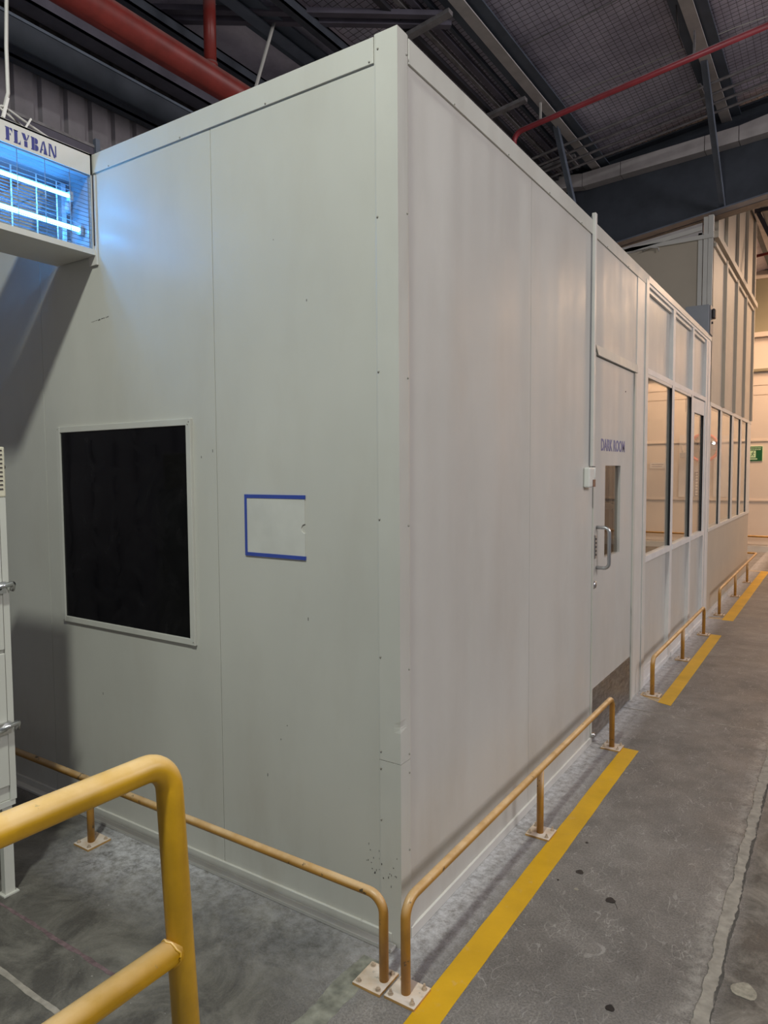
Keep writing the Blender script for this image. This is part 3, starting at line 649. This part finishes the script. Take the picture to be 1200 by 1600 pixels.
# convex mirror
cm = empty('convex_mirror', (-1.05, FY-0.35, 1.62), 'round convex mirror with a red rim high on the far wall', 'mirror')
mc = Vector((-1.045, FY-0.26, 1.878)); md = (Vector((1.1, -1.8, 1.5))-mc).normalized()
q = md.to_track_quat('Z', 'Y')
def disc(r, h, bulge, n=28, rings=6):
    mb = MB(); vs = []; fs = []
    for j in range(rings+1):
        rr = r*j/rings; z = bulge*(1-(j/rings)**2)+h
        for k in range(n): vs.append(mc+q @ Vector((rr*math.cos(2*PI*k/n), rr*math.sin(2*PI*k/n), z)))
    for j in range(rings):
        for k in range(n): fs.append((j*n+k, (j+1)*n+k, (j+1)*n+(k+1)%n, j*n+(k+1)%n))
    return mb.add(vs, fs, True)
mm = disc(0.235, 0.0, 0.06); put('mirror_face', mm, 'mirror', cm, fix=False)
put('rim', MB().tube([mc+q @ Vector((0.245*math.cos(2*PI*k/28), 0.245*math.sin(2*PI*k/28), 0)) for k in range(29)], 0.028, 8, False), 'red_rim', cm)
put('mirror_back', MB().tube([mc-md*0.03, mc-md*0.002], [0.18, 0.235], 24), 'red_rim', cm)
put('bracket', MB().tube([mc-md*0.02, (-1.05, FY-0.08, 1.78)], 0.016, 8).box(-1.12, -0.98, FY-0.085, FY-0.057, 1.70, 1.84), 'grey_box', cm)
bx = empty('bracket_box', (-1.40, FY-0.15, 1.72), 'small grey box on an arm left of the round mirror', 'camera')  # grey bracket box, not a camera, with its mount arm beside the mirror
put('housing', B(-1.46, -1.33, FY-0.22, FY-0.10, 1.70, 1.80), 'grey_box', bx, bev=0.01); put('arm', MB().tube([(-1.42, FY-0.15, 1.80), (-1.45, FY-0.05, 1.93)], 0.012, 8), 'grey_box', bx)

# ------------------------------------------------------------------ left factory wall, girts, roof
rib = MB(); xs = -3.0; y = -2.5; prof = []
while y < 12.4:
    prof += [(xs, y), (xs, y+0.115), (xs-0.028, y+0.127), (xs-0.028, y+0.158)]; y += 0.170
prof2 = prof+[(xs-0.06, y), (xs-0.06, -2.5)]
vs = []; n = len(prof)
for x, yy in prof: vs += [(x, yy, 0.0), (x, yy, 4.9)]
wl = put('wall_left', MB().add(vs, [(2*i, 2*i+2, 2*i+3, 2*i+1) for i in range(n-1)]), 'clad', kind='structure', label='dark ribbed sheet wall of the hall behind the cabin')
def channel_y(name, x, z0, z1, d, mat, y0=-2.4, y1=12.3, t=0.012, parent=None, **kw):
    mb = MB().box(x, x+t, y0, y1, z0, z1).box(x-d, x+t, y0, y1, z1-t, z1).box(x-d, x+t, y0, y1, z0, z0+t); return put(name, mb, mat, parent, **kw)
channel_y('wall_girt', -2.93, 3.885, 4.115, 0.06, 'steel_dark', parent=wl, label='dark channel girt high on the ribbed wall')
put('girt_lip', B(-2.935, -2.912, -2.4, 12.3, 4.105, 4.122), 'steel_blue', wl)
channel_y('wall_girt', -2.90, 3.30, 3.555, 0.09, 'steel_purple', parent=wl, label='purple-grey girt behind the insect killer')
put('girt_lip', B(-2.905, -2.885, -2.4, 12.3, 3.545, 3.562), 'steel_dust', wl)
put('girt_stay', B(-2.90, -2.87, 1.0, 1.03, 3.35, 3.60), 'steel_blue', wl)
channel_y('eave_beam', -2.80, 4.155, 4.52, 0.12, 'steel_purple', parent=wl, label='deep smooth eave beam')

def roofz(x): return 4.98+0.145*(x)
rf = MB(); x0, x1 = -3.2, 9.0
rf.hexa([(x0,-5,roofz(x0)),(x1,-5,roofz(x1)),(x1,12.6,roofz(x1)),(x0,12.6,roofz(x0))], [(x0,-5,roofz(x0)+.05),(x1,-5,roofz(x1)+.05),(x1,12.6,roofz(x1)+.05),(x0,12.6,roofz(x0)+.05)])
cl = put('ceiling', rf, 'roof', kind='structure', label='sloping insulated underside of the hall roof')
def purlin(x, label, fm='beam_light'):
    z = 4.85+0.145*x+0.0
    o = put('purlin', MB().box(x-0.125, x+0.125, -4.8, 12.3, z+0.035, z+0.050).box(x-0.006, x+0.006, -4.8, 12.3, z+0.01, z+0.16), 'steel_purlin', cl, label=label)
    put('purlin_flange', B(x-0.045, x+0.045, -4.8, 12.3, z, z+0.010), fm, o)
    return o
purlin(-2.27, 'roof purlin over the left part of the cabin', 'steel_blue'); purlin(-1.165, 'roof purlin rising from the cabin corner'); purlin(0.075, 'roof purlin over the aisle')
for x in (1.3, 2.5, 3.7, 4.9, 6.1, 7.3): purlin(x, None)
for x, z in ((-2.62, 4.42), (-1.98, 4.56)): channel_y('roof_angle', x, z-0.05, z+0.03, 0.05, 'steel_dark', parent=cl)

# wire netting under the insulation
mb = MB(); g = 0.052
def wirebar(p, q, t=0.0012):
    mb.bar(p, q, t*2, t*2)
nx = int((2.4+2.0)/g); ny = int((6.6-1.2)/g)
jx = [random.uniform(-0.006, 0.006) for _ in range(nx+1)]; jy = [random.uniform(-0.006, 0.006) for _ in range(ny+1)]
def sag(x, y): return 0.012*math.sin(x*3.1+1)*math.sin(y*2.3)
for i in range(nx+1):
    x = -2.0+i*g+jx[i]
    for k in range(9):
        ya, yb = 1.2+k*0.6, 1.2+(k+1)*0.6; wirebar((x+0.01*math.sin(ya*3+x), ya, roofz(x)-0.022+sag(x, ya)), (x+0.01*math.sin(yb*3+x), yb, roofz(x)-0.022+sag(x, yb)))
for j in range(ny+1):
    y = 1.2+j*g+jy[j]
    for k in range(11):
        xa, xb = -2.0+k*0.4, -2.0+(k+1)*0.4; wirebar((xa, y+0.01*math.sin(xa*4+y), roofz(xa)-0.022+sag(xa, y)), (xb, y+0.01*math.sin(xb*4+y), roofz(xb)-0.022+sag(xb, y)))
put('wire_netting', mb, 'wire', fix=False, kind='stuff', label='square wire netting stretched under the roof insulation', cat='netting')

# portal rafter across the cabin (y = 5.8 .. 6.0)
RA = 5.80
def rb(x): return 4.016+0.1455*x
def rt(x): return 4.905+0.127*x
ra = empty('beam_rafter', (0, 5.9, 4.0), 'deep dark slate steel rafter crossing above the cabin', None, None, 'structure')
def slab(x0, x1, y0, y1, za0, za1, zb0, zb1): # z at x0 low/high, at x1 low/high
    return MB().hexa([(x0,y0,za0),(x1,y0,zb0),(x1,y1,zb0),(x0,y1,za0)], [(x0,y0,za1),(x1,y0,zb1),(x1,y1,zb1),(x0,y1,za1)])
X0, X1 = -3.0, 8.8
put('web', slab(X0, X1, 5.90, 5.915, rb(X0), rt(X0), rb(X1), rt(X1)), 'steel_dark', ra)
put('bottom_flange', slab(X0, X1, 5.80, 5.94, rb(X0)-.014, rb(X0), rb(X1)-.014, rb(X1)), 'steel_blue', ra, label='near half of the bottom flange')
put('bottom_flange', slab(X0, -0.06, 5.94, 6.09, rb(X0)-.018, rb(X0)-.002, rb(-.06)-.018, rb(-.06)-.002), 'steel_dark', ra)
put('warm_lit_flange', slab(-0.055, X1, 5.94, 6.09, rb(-.055)-.018, rb(-.055)-.002, rb(X1)-.018, rb(X1)-.002), 'beam_warm_lit', ra, label='far half of the rafter flange beyond the tall partition, warm lamp light painted in brown')  # same flange, coloured brown to paint in the warm light from beyond
put('top_flange', slab(X0, X1, 5.80, 6.03, rt(X0)-.014, rt(X0), rt(X1)-.014, rt(X1)), 'steel_dark', ra)
# pale sheet trunking bolted along the rafter, in lengths with visible joints
tk = empty('sheet_trunking', (-0.5, 5.8, 4.5), 'pale sheet metal trunking in jointed lengths along the rafter', 'trunking')
xs = [(-1.72, 4.53, 4.665), (-1.62, 4.555, 4.685), (-1.30, 4.515, 4.650), (-0.90, 4.540, 4.675), (-0.10, 4.585, 4.725), (0.20, 4.603, 4.742), (0.45, 4.620, 4.785), (1.4, 4.72, 4.88), (2.6, 4.85, 5.01)]
for a, b in zip(xs[:-1], xs[1:]):
    put('length', slab(a[0]+0.003, b[0]-0.003, 5.77, 5.90, a[1], a[2], b[1], b[2]), 'beam_light', tk)
# purlin-to-rafter braces
def brace(p, q, label):
    p, q = Vector(p), Vector(q)
    e = put('fly_brace', MB().bar(p, q, 0.055, 0.006, (1,0,0)).bar(p+Vector((-.025,0,0)), q+Vector((-.025,0,0)), 0.006, 0.05, (1,0,0)), 'steel_blue', label=label, cat='brace')
    return e
brace((0.085, 4.66, 4.86), (0.085, 5.84, 4.035), 'blue-grey steel brace from the aisle purlin down to the rafter')
brace((-1.19, 4.70, 4.70), (-1.19, 5.45, 3.90), 'blue-grey steel brace just behind the cabin roof edge')

# ------------------------------------------------------------------ pipes
bp = put('fire_main_pipe', MB().tube([(-2.3, -2.3, 3.987), (-2.3, 12.2, 3.987)], 0.085, 24), 'red_pipe', label='thick dusty red fire main running high behind the cabin', cat='pipe')
put('pipe_collar', MB().tube([(-2.3, 1.442, 4.045), (-2.3, 1.442, 4.085)], 0.046, 16), 'red_pipe', bp)
put('riser_pipe', MB().tube([(-2.3, 1.442, 4.0731), (-2.3, 1.442, 4.61)], 0.039, 16), 'red_pipe', label='short red riser pipe dropping from the roof into the fire main', cat='pipe')
pts = bend([(-1.40, 4.2, 4.20), (-1.42, 4.2, 4.485), (0.58, 4.2, 4.735), (6.5, 4.2, 5.475)], 0.09, 6)
rp = put('branch_pipe', MB().tube(pts, 0.024, 14), 'red_pipe2', label='slim red branch pipe sloping up across the aisle roof', cat='pipe')
put('hanger', B(-1.175, -1.16, 4.19, 4.21, 4.54, 4.68), 'cable', rp); put('hanger', B(0.06, 0.075, 4.19, 4.21, 4.69, 4.87), 'steel_dust', rp)
for i, yy in enumerate((4.93, 5.11, 5.28, 5.45)):
    o = put('conduit', MB().tube([(-2.9, yy, 4.60-0.145*1.73-0.0), (-1.17, yy, 4.61+0.0), (0.02, yy+0.02*i/3, 4.783), (6.0, yy+0.06, 5.65)], 0.013, 8), 'steel_dust',
        label='thin grey conduit under the roof, '+('furthest from the rafter', 'second from the open side', 'second from the rafter', 'closest to the rafter')[i], cat='conduit', group='conduits by the rafter')
for x in (-1.165, 0.075):
    put('conduit_clamp', B(x-0.10, x-0.07, 4.88, 5.50, 4.83+0.145*x-0.06, 4.83+0.145*x-0.045), 'steel_dust', label='flat strap across the conduits under the purlin over the aisle' if x > 0 else 'flat strap across the conduits under the purlin by the cabin roof', cat='strap')
put('light_cable', MB().tube([(-1.2, 4.33, roofz(-1.2)-0.10), (0.3, 4.56, roofz(0.3)-0.035), (2.0, 4.9, roofz(2.0)-0.04)], 0.004, 6), 'cable', label='thin pale cable along the red branch pipe', cat='cable')
put('tie_wire', MB().tube([(-1.14, 3.43, 4.72), (-0.33, 3.49, 4.855), (1.0, 3.6, 5.05)], 0.005, 6), 'steel_dust', label='thin steel tie rod under the netting', cat='rod')
put('loose_wire', MB().tube([(0.0, 3.85, 4.90), (-0.02, 4.05, 4.80), (0.0, 4.12, 4.72)], 0.004, 6), 'dark_plastic', label='loose black wire dangling beside the aisle purlin', cat='wire')
# cable ladder parts left of the corner purlin
for i, (yy, zz) in enumerate(((2.64, 4.655), (4.0, 4.655), (5.3, 4.655), (1.25, 4.655))):
    x0, x1 = -1.22, -1.62
    put('tray_bracket', MB().hexa([(x1,yy-.03,zz-.055-.03),(x0,yy-.03,zz-.03),(x0,yy+.03,zz-.03),(x1,yy+.03,zz-.055-.03)],[(x1,yy-.03,zz-.055),(x0,yy-.03,zz),(x0,yy+.03,zz),(x1,yy+.03,zz-.055)]), 'steel_dust',
        label=('dusty channel bracket nearest the cabin corner, under the pipes', 'dusty channel bracket halfway along the cabin roof edge', 'dusty channel bracket nearest the rafter', 'dusty channel bracket left of the cabin corner')[i], cat='bracket')
for i, (x, z, ww) in enumerate(((-1.57, 4.63, 0.045), (-1.49, 4.66, 0.03), (-1.42, 4.67, 0.045), (-1.34, 4.68, 0.025))):
    put('tray_channel', MB().box(x-ww/2, x+ww/2, 0.2, 5.75, z, z+0.035), ('steel_black', 'steel_dust', 'steel_purple', 'steel_dark')[i],
        label=('black channel furthest from the corner purlin', 'dusty pale thin channel in the row beside the purlin', 'purple-grey channel in the row beside the purlin', 'slate channel closest to the corner purlin')[i], cat='channel', group='channels beside the corner purlin')
for i, dy in enumerate((0.0, 0.13)):
    put('roof_diagonal', MB().bar((-2.75, 1.30+dy, 4.50), (-1.30, 2.66+dy, 4.66), 0.05, 0.035), 'steel_purple', label=('lower', 'upper')[i]+' of two diagonal roof angles above the cabin corner', cat='roof brace')
put('hanging_strap', MB().tube([(-2.2, 1.945, 4.575), (-2.2, 1.88, 4.40), (-2.2, 1.75, 4.05), (-2.2, 1.66, 3.8)], 0.014, 4), 'cable', label='bent pale metal strap hanging behind the cabin top', cat='strap')
# clutter beyond the tall block
put('wall_truss_bar', MB().bar((0.06, 8.6, 4.82), (1.2, 8.6, 4.86), 0.04, 0.05), 'steel_black', label='black horizontal bar beyond the tall partition top', cat='bar')
put('wall_truss_brace', MB().bar((0.10, 8.62, 4.80), (0.50, 8.62, 3.9), 0.04, 0.05), 'steel_black', label='black slanting bar beyond the tall partition top', cat='bar')

# ------------------------------------------------------------------ insect killer
FX = -1.45
fk = empty('insect_killer', (-1.57, -0.31, 2.39), 'white wall-mounted electric insect killer lettered FLYBAN with two glowing blue tubes', 'insect killer')
ya, yb = -0.640, -0.012; za, zb = 2.388, 2.782
put('housing', MB().box(-1.70, -1.696, ya, yb, 2.697, zb).box(-1.70, FX, ya, ya+0.008, za, zb).box(-1.70, FX, yb-0.008, yb, za, zb).box(-1.70, FX, ya, yb, za, za+0.012).box(-1.70, FX, ya, yb, zb-0.008, zb), 'fly_body', fk)
put('front_header', B(FX-0.004, FX, ya, yb, 2.697, zb), 'fly_body', fk, bev=0.001)
put('bottom_lip', MB().hexa([(FX-0.27, ya, za-0.006), (FX+0.004, ya, za-0.006), (FX+0.004, yb+0.004, za-0.006), (FX-0.27, yb+0.004, za-0.006)], [(FX-0.27, ya, za), (FX+0.004, ya, za+0.016), (FX+0.004, yb+0.004, za+0.016), (FX-0.27, yb+0.004, za)]), 'fly_body', fk)
put('reflector', B(-1.688, FX-0.01, yb-0.016, yb-0.009, za+0.014, 2.695), 'fly_in', fk); put('reflector', B(-1.688, FX-0.01, ya+0.009, ya+0.016, za+0.014, 2.695), 'fly_in', fk)
put('reflector', MB().box(-1.688, FX-0.008, ya+0.01, yb-0.01, 2.692, 2.697), 'fly_in', fk, label='upper reflector')
mb = MB()
z = za+0.024
while z < 2.69: mb.tube([(FX-0.003, ya+0.006, z), (FX-0.003, yb-0.004, z)], 0.0011, 6); z += 0.0165
put('front_guard', mb, 'fly_wire', fk, kind=None, label='horizontal guard wires')
mb = MB()
for y in (-0.545, -0.435, -0.322, -0.214, -0.112, -0.022): mb.tube([(FX-0.001, y, za+0.014), (FX-0.001, y, 2.695)], 0.0014, 6)
put('front_guard', mb, 'fly_wire', fk, label='upright guard wires')
mb = MB(); z = za+0.04
while z < 2.665: mb.tube([(-1.560, ya+0.03, z), (-1.560, -0.105, z)], 0.0026, 6); z += 0.0125
put('killing_grid', mb, 'fly_grid', fk, label='dark horizontal grid wires')
mb = MB()
for y in (-0.51, -0.40, -0.29, -0.19, -0.105): mb.tube([(-1.553, y, za+0.03), (-1.553, y, 2.67)], 0.003, 6)
put('grid_post', mb, 'fly_body', fk)
for zt, ye, lab in ((2.606, -0.088, 'upper glowing tube'), (2.484, -0.046, 'lower glowing tube')):
    put('tube', MB().tube([(-1.500, ya+0.03, zt), (-1.500, ye, zt)], 0.0088, 14), 'tube', fk, label=lab)
    put('tube_holder', B(-1.512, -1.488, ye, ye+0.014, zt-0.02, zt+0.016), 'fly_in', fk)
put('starter', MB().cyl((-1.56, -0.055, 2.56), 0.012, 0.06, (0,0,1), 10), 'grey_box', fk); put('starter', MB().cyl((-1.56, -0.05, 2.43), 0.009, 0.025, (0,0,1), 8), 'dark_plastic', fk); put('reflector', B(-1.59, -1.56, -0.080, -0.060, 2.42, 2.67), 'fly_in', fk)
def stencil(parent):
    """fat stencil serif capitals, each a unit tall, built from flat pieces"""
    G = {'F': (0.66, [[(.06,0),(.36,0),(.36,.07),(.36,1),(.06,1)], [(0,0),(.06,0),(.06,.07),(0,.07)], [(0,.93),(.06,.93),(.06,1),(0,1)], [(.41,.90),(.41,1),(.66,1),(.66,.68),(.60,.80)], [(.41,.47),(.41,.55),(.50,.60),(.50,.42)]]),
         'L': (0.64, [[(.06,0),(.36,0),(.36,1),(.06,1)], [(0,.93),(.42,.93),(.42,1),(0,1)], [(0,0),(.06,0),(.06,.07),(0,.07)], [(.41,0),(.64,0),(.64,.36),(.58,.16),(.41,.09)]]),
         'Y': (0.78, [[(0,1),(.32,1),(.50,.58),(.50,.50),(.22,.50)], [(.24,0),(.54,0),(.54,.44),(.24,.44)], [(.56,.56),(.72,.94),(.78,1),(.58,1),(.64,.94),(.51,.66)]]),
         'B': (0.72, [[(.06,0),(.34,0),(.34,1),(.06,1)], [(0,0),(.06,0),(.06,.07),(0,.07)], [(0,.93),(.06,.93),(.06,1),(0,1)], [(.39,.54),(.39,1),(.58,.97),(.68,.88),(.68,.66),(.58,.56)], [(.39,0),(.39,.49),(.60,.47),(.72,.36),(.72,.14),(.60,.03)]]),
         'A': (0.78, [[(.0,0),(.15,0),(.36,.82),(.30,.96)], [(.40,0),(.78,0),(.50,1),(.38,1),(.36,.92),(.48,.50)], [(.20,.26),(.36,.26),(.34,.34),(.22,.34)]]),
         'N': (0.80, [[(.04,0),(.16,0),(.16,.74),(.04,.90)], [(.0,1),(.30,1),(.66,.22),(.66,0),(.56,0),(.16,.82)], [(.69,.12),(.80,.12),(.80,1),(.69,1)], [(.0,0),(.20,0),(.20,.06),(.0,.06)]])}
    Wt = sum(G[c][0] for c in 'FLYBAN')+5*0.13; ky = 0.196/Wt; kz = 0.047; y = -0.362
    for c in 'FLYBAN':
        mb = MB()
        for pl in G[c][1]: mb.prism(pl, lambda u, v, t, y=y: (t, y+u*ky, 2.709+v*kz), FX, FX+0.0012)
        put('letter', mb, 'text_blue', parent, kind='stuff'); y += (G[c][0]+0.13)*ky
stencil(fk)
put('mounting_plate', B(-1.49, FX+0.010, -0.011, -0.002, 2.345, 2.70), 'fly_body', fk, label='narrow cream plate fixing it to the wall')
put('hinge', B(FX, FX+0.006, -0.014, -0.006, 2.42, 2.70), 'dark_plastic', fk)
# supply cable
cp = [(-1.55, -0.27, 4.70), (-1.553, -0.275, 4.2), (-1.548, -0.27, 3.6), (-1.55, -0.29, 3.10), (-1.55, -0.29, 2.93), (-1.56, -0.305, 2.86)]
sc = put('supply_cable', MB().tube(cp, 0.0070, 10), 'cable', label='pale cable hanging from the roof down to the insect killer', cat='cable')
put('cable_loop', MB().tube(bend([(-1.545, -0.42, 2.83), (-1.55, -0.31, 2.875), (-1.56, -0.20, 2.85), (-1.56, -0.12, 2.83), (-1.56, -0.105, 2.78)], 0.02, 5), 0.0045, 8), 'cable', sc)
put('cable_loop', MB().tube(bend([(-1.56, -0.44, 2.85), (-1.55, -0.33, 2.865), (-1.55, -0.24, 2.83), (-1.555, -0.19, 2.80), (-1.56, -0.21, 2.785)], 0.015, 5), 0.004, 8), 'cable', sc)
put('cable_loop', MB().tube(bend([(-1.55, -0.31, 2.87), (-1.545, -0.22, 2.81), (-1.55, -0.185, 2.80), (-1.56, -0.18, 2.775)], 0.015, 5), 0.0035, 8), 'dark_plastic', sc, label='black loop')
put('cable_tie', MB().bar((-1.546, -0.315, 2.83), (-1.546, -0.295, 2.91), 0.010, 0.010), 'sheet', sc)
put('cable_tie', MB().bar((-1.546, -0.235, 2.815), (-1.546, -0.205, 2.87), 0.006, 0.006), 'sheet', sc)

# ------------------------------------------------------------------ cabinet
cx, cy = -1.3, -0.49
cab = empty('control_cabinet', (-1.5, -0.8, 0), 'cream steel cabinet on angle legs with chrome toggle latches, beside the end wall', 'cabinet')
put('body', B(-1.72, cx-0.012, -1.15, cy, 0.345, 1.415), 'cab', cab, bev=0.004)
dl = put('door', B(cx-0.012, cx, -1.13, cy-0.024, 0.40, 0.873), 'cab', cab, bev=0.003, label='lower cabinet door')
du = put('door', B(cx-0.012, cx, -1.13, cy-0.024, 0.885, 1.40), 'cab', cab, bev=0.003, label='upper cabinet door')
put('frame_strip', B(cx-0.012, cx-0.004, cy-0.022, cy, 0.345, 1.415), 'cab', cab)
put('base_strip', B(-1.70, cx-0.006, -1.13, cy-0.004, 0.325, 0.345), 'cab', cab)
for d, z in ((du, 1.105), (dl, 0.612)):
    la = put('latch', MB().box(cx, cx+0.016, cy-0.085, cy-0.02, z-0.020, z+0.020).tube(bend([(cx+0.012, cy-0.07, z-0.004), (cx+0.022, cy-0.03, z+0.008), (cx+0.018, cy+0.004, z+0.012), (cx+0.006, cy+0.006, z-0.014)], 0.006, 4), 0.0085, 10).tube([(cx+0.016, cy-0.10, z-0.012), (cx+0.018, cy-0.04, z)], 0.008, 10), 'chrome', d, label='chrome toggle latch')
    put('latch_pin', MB().cyl((cx+0.008, cy-0.055, z-0.022), 0.004, 0.044, (0,0,1), 8), 'chrome', la) if False else None
for y0 in (cy-0.045, -1.14):
    put('leg', MB().box(cx-0.045, cx-0.02, y0, y0+0.035, 0.004, 0.345).box(cx-0.055, cx-0.010, y0-0.01, y0+0.045, 0.0, 0.005), 'cab', cab)
    put('leg', MB().box(-1.70, -1.675, y0, y0+0.035, 0.004, 0.345).box(-1.71, -1.665, y0-0.01, y0+0.045, 0.0, 0.005), 'cab', cab)
vb = empty('louvred_unit', (-1.42, -0.7, 1.415), 'small cream unit with dark slots standing on the cabinet', 'vent unit')
mb = MB()
put('casing', B(-1.66, cx-0.006, -1.05, cy+0.004, 1.417, 1.59), 'cab_louv', vb, bev=0.004)
z = 1.442; mb = MB()
while z < 1.578: mb.box(cx-0.0065, cx-0.0040, -0.66, cy-0.006, z, z+0.0045); z += 0.0148
put('slots', mb, 'dark_plastic', vb, label='row of dark slots')
put('knob', MB().cyl((cx-0.03, cy+0.004, 1.52), 0.008, 0.01, (0,1,0), 8), 'dark_plastic', vb)

# ------------------------------------------------------------------ guard rails
def hexbolt(x, y, z, tall=False):
    mb = MB(); mb.tube([(x, y, z), (x, y, z+0.001)], 0.0085, 14); mb.tube([(x, y, z+0.001), (x, y, z+0.007)], 0.0062, 6)
    mb.tube([(x, y, z+0.007), (x, y, z+(0.016 if tall else 0.010))], 0.0035, 8); return mb
BM = {}
def plate(parent, x, y, sx=0.052, sy=0.046, rot=0.0, tall=False):
    p = empty('base_plate_mount', (x, y, 0)) if False else None
    mb = MB().box(x-sx, x+sx, y-sy, y+sy, 0.0, 0.009)
    pl = put('base_plate', mb, 'plate', parent, loc=(Vector((x, y, 0))-wloc(parent)), bev=0.001)
    for i, (a, b) in enumerate(((-1,-1),(1,-1),(1,1),(-1,1))):
        k = 'bolt%d' % int(tall)
        if k not in BM:
            m0 = hexbolt(0, 0, 0, tall); me = D.meshes.new('bolt'); me.from_pydata(m0.v, [], m0.f); me.materials.append(M['bolt']); BM[k] = me
        o = D.objects.new('bolt', BM[k]); COL.objects.link(o); o.parent = pl; o.location = (a*(sx-0.014), b*(sy-0.014), 0.009); o.rotation_euler.z = random.uniform(0, 1)
    return pl
R = 0.0142
# left rail along the end wall
g0 = empty('guard_rail', (-1.0, -0.155, 0), 'low ochre guard rail along the cabin end wall', 'guard rail')
put('rail', MB().tube(bend([(0.038, -0.155, 0.006), (0.038, -0.155, 0.262), (-2.75, -0.155, 0.262)], 0.052, 8), R, 14), 'rail', g0)
put('post', MB().tube([(-1.382, -0.155, 0.006), (-1.382, -0.155, 0.255)], R, 14), 'rail', g0)
put('post', MB().tube([(-2.70, -0.155, 0.006), (-2.70, -0.155, 0.255)], R, 14), 'rail', g0)
plate(g0, 0.012, -0.160, 0.048, 0.052, tall=False); plate(g0, -1.382, -0.150, 0.048, 0.052); plate(g0, -2.70, -0.150, 0.048, 0.052)
# three rails along the aisle
def aisle(x, ps, z, label, ends=True, tall=False, turn=False):
    g = empty('guard_rail', (x, ps[0], 0), label, 'guard rail')
    if turn: path = [(x, ps[0], 0.006), (x, ps[0], z), (x, ps[-1]+1.15, z), (x-1.4, ps[-1]+1.15, z), (x-1.4, ps[-1]+1.15, 0.006)]
    else: path = [(x, ps[0], 0.006), (x, ps[0], z), (x, ps[-1], z), (x, ps[-1], 0.006)]
    put('rail', MB().tube(bend(path, 0.052, 8), R, 14), 'rail', g)
    for y in (ps[1:] if turn else ps[1:-1]): put('post', MB().tube([(x, y, 0.006), (x, y, z-0.005)], R, 14), 'rail', g)
    for y in ps: plate(g, x+0.002, y+0.006, 0.050, 0.048, tall=tall)
    return g
aisle(0.118, [-0.163, 0.892, 1.953], 0.277, 'low ochre guard rail nearest the camera along the aisle side of the cabin', tall=True)
aisle(0.101, [2.975, 4.01, 4.995], 0.252, 'low dusty guard rail in front of the office glazing')
aisle(0.092, [6.00, 7.24, 8.44], 0.268, 'low dusty guard rail furthest along the aisle by the tall partition', turn=True)

# ------------------------------------------------------------------ foreground handrail
hr = empty('handrail', (0.13, -0.98, 0), 'thick yellow tubular handrail with a mid rail in the foreground', 'handrail')
RR = 0.0238
top = Vector((0.129, -0.985, 0.985)); foot = Vector((0.215, -1.00, 0.0))
put('top_tube', MB().tube(bend([foot, top, (0.129, -2.35, 1.0), (0.129, -2.35, 0.0)], 0.050, 12), RR, 28), 'big_rail', hr)
mid0 = top.lerp(foot, 0.335)
put('mid_tube', MB().tube([mid0+Vector((0, -0.012, 0)), (0.140, -2.35, 0.66)], RR*0.97, 24), 'big_rail', hr)
ring = [mid0+Vector((0.0, -0.024, 0))+Vector((math.cos(2*PI*k/20)*RR*0.985, 0.004*math.cos(4*PI*k/20)+0.002*math.sin(k*2.1), math.sin(2*PI*k/20)*RR*0.985)) for k in range(21)]
put('weld_seam', MB().tube(ring, 0.0022, 8, False), 'big_rail', hr, label='lumpy weld where the mid tube meets the post')
for p in (foot, Vector((0.129, -2.35, 0))):
    plate(hr, p.x, p.y, 0.07, 0.07)
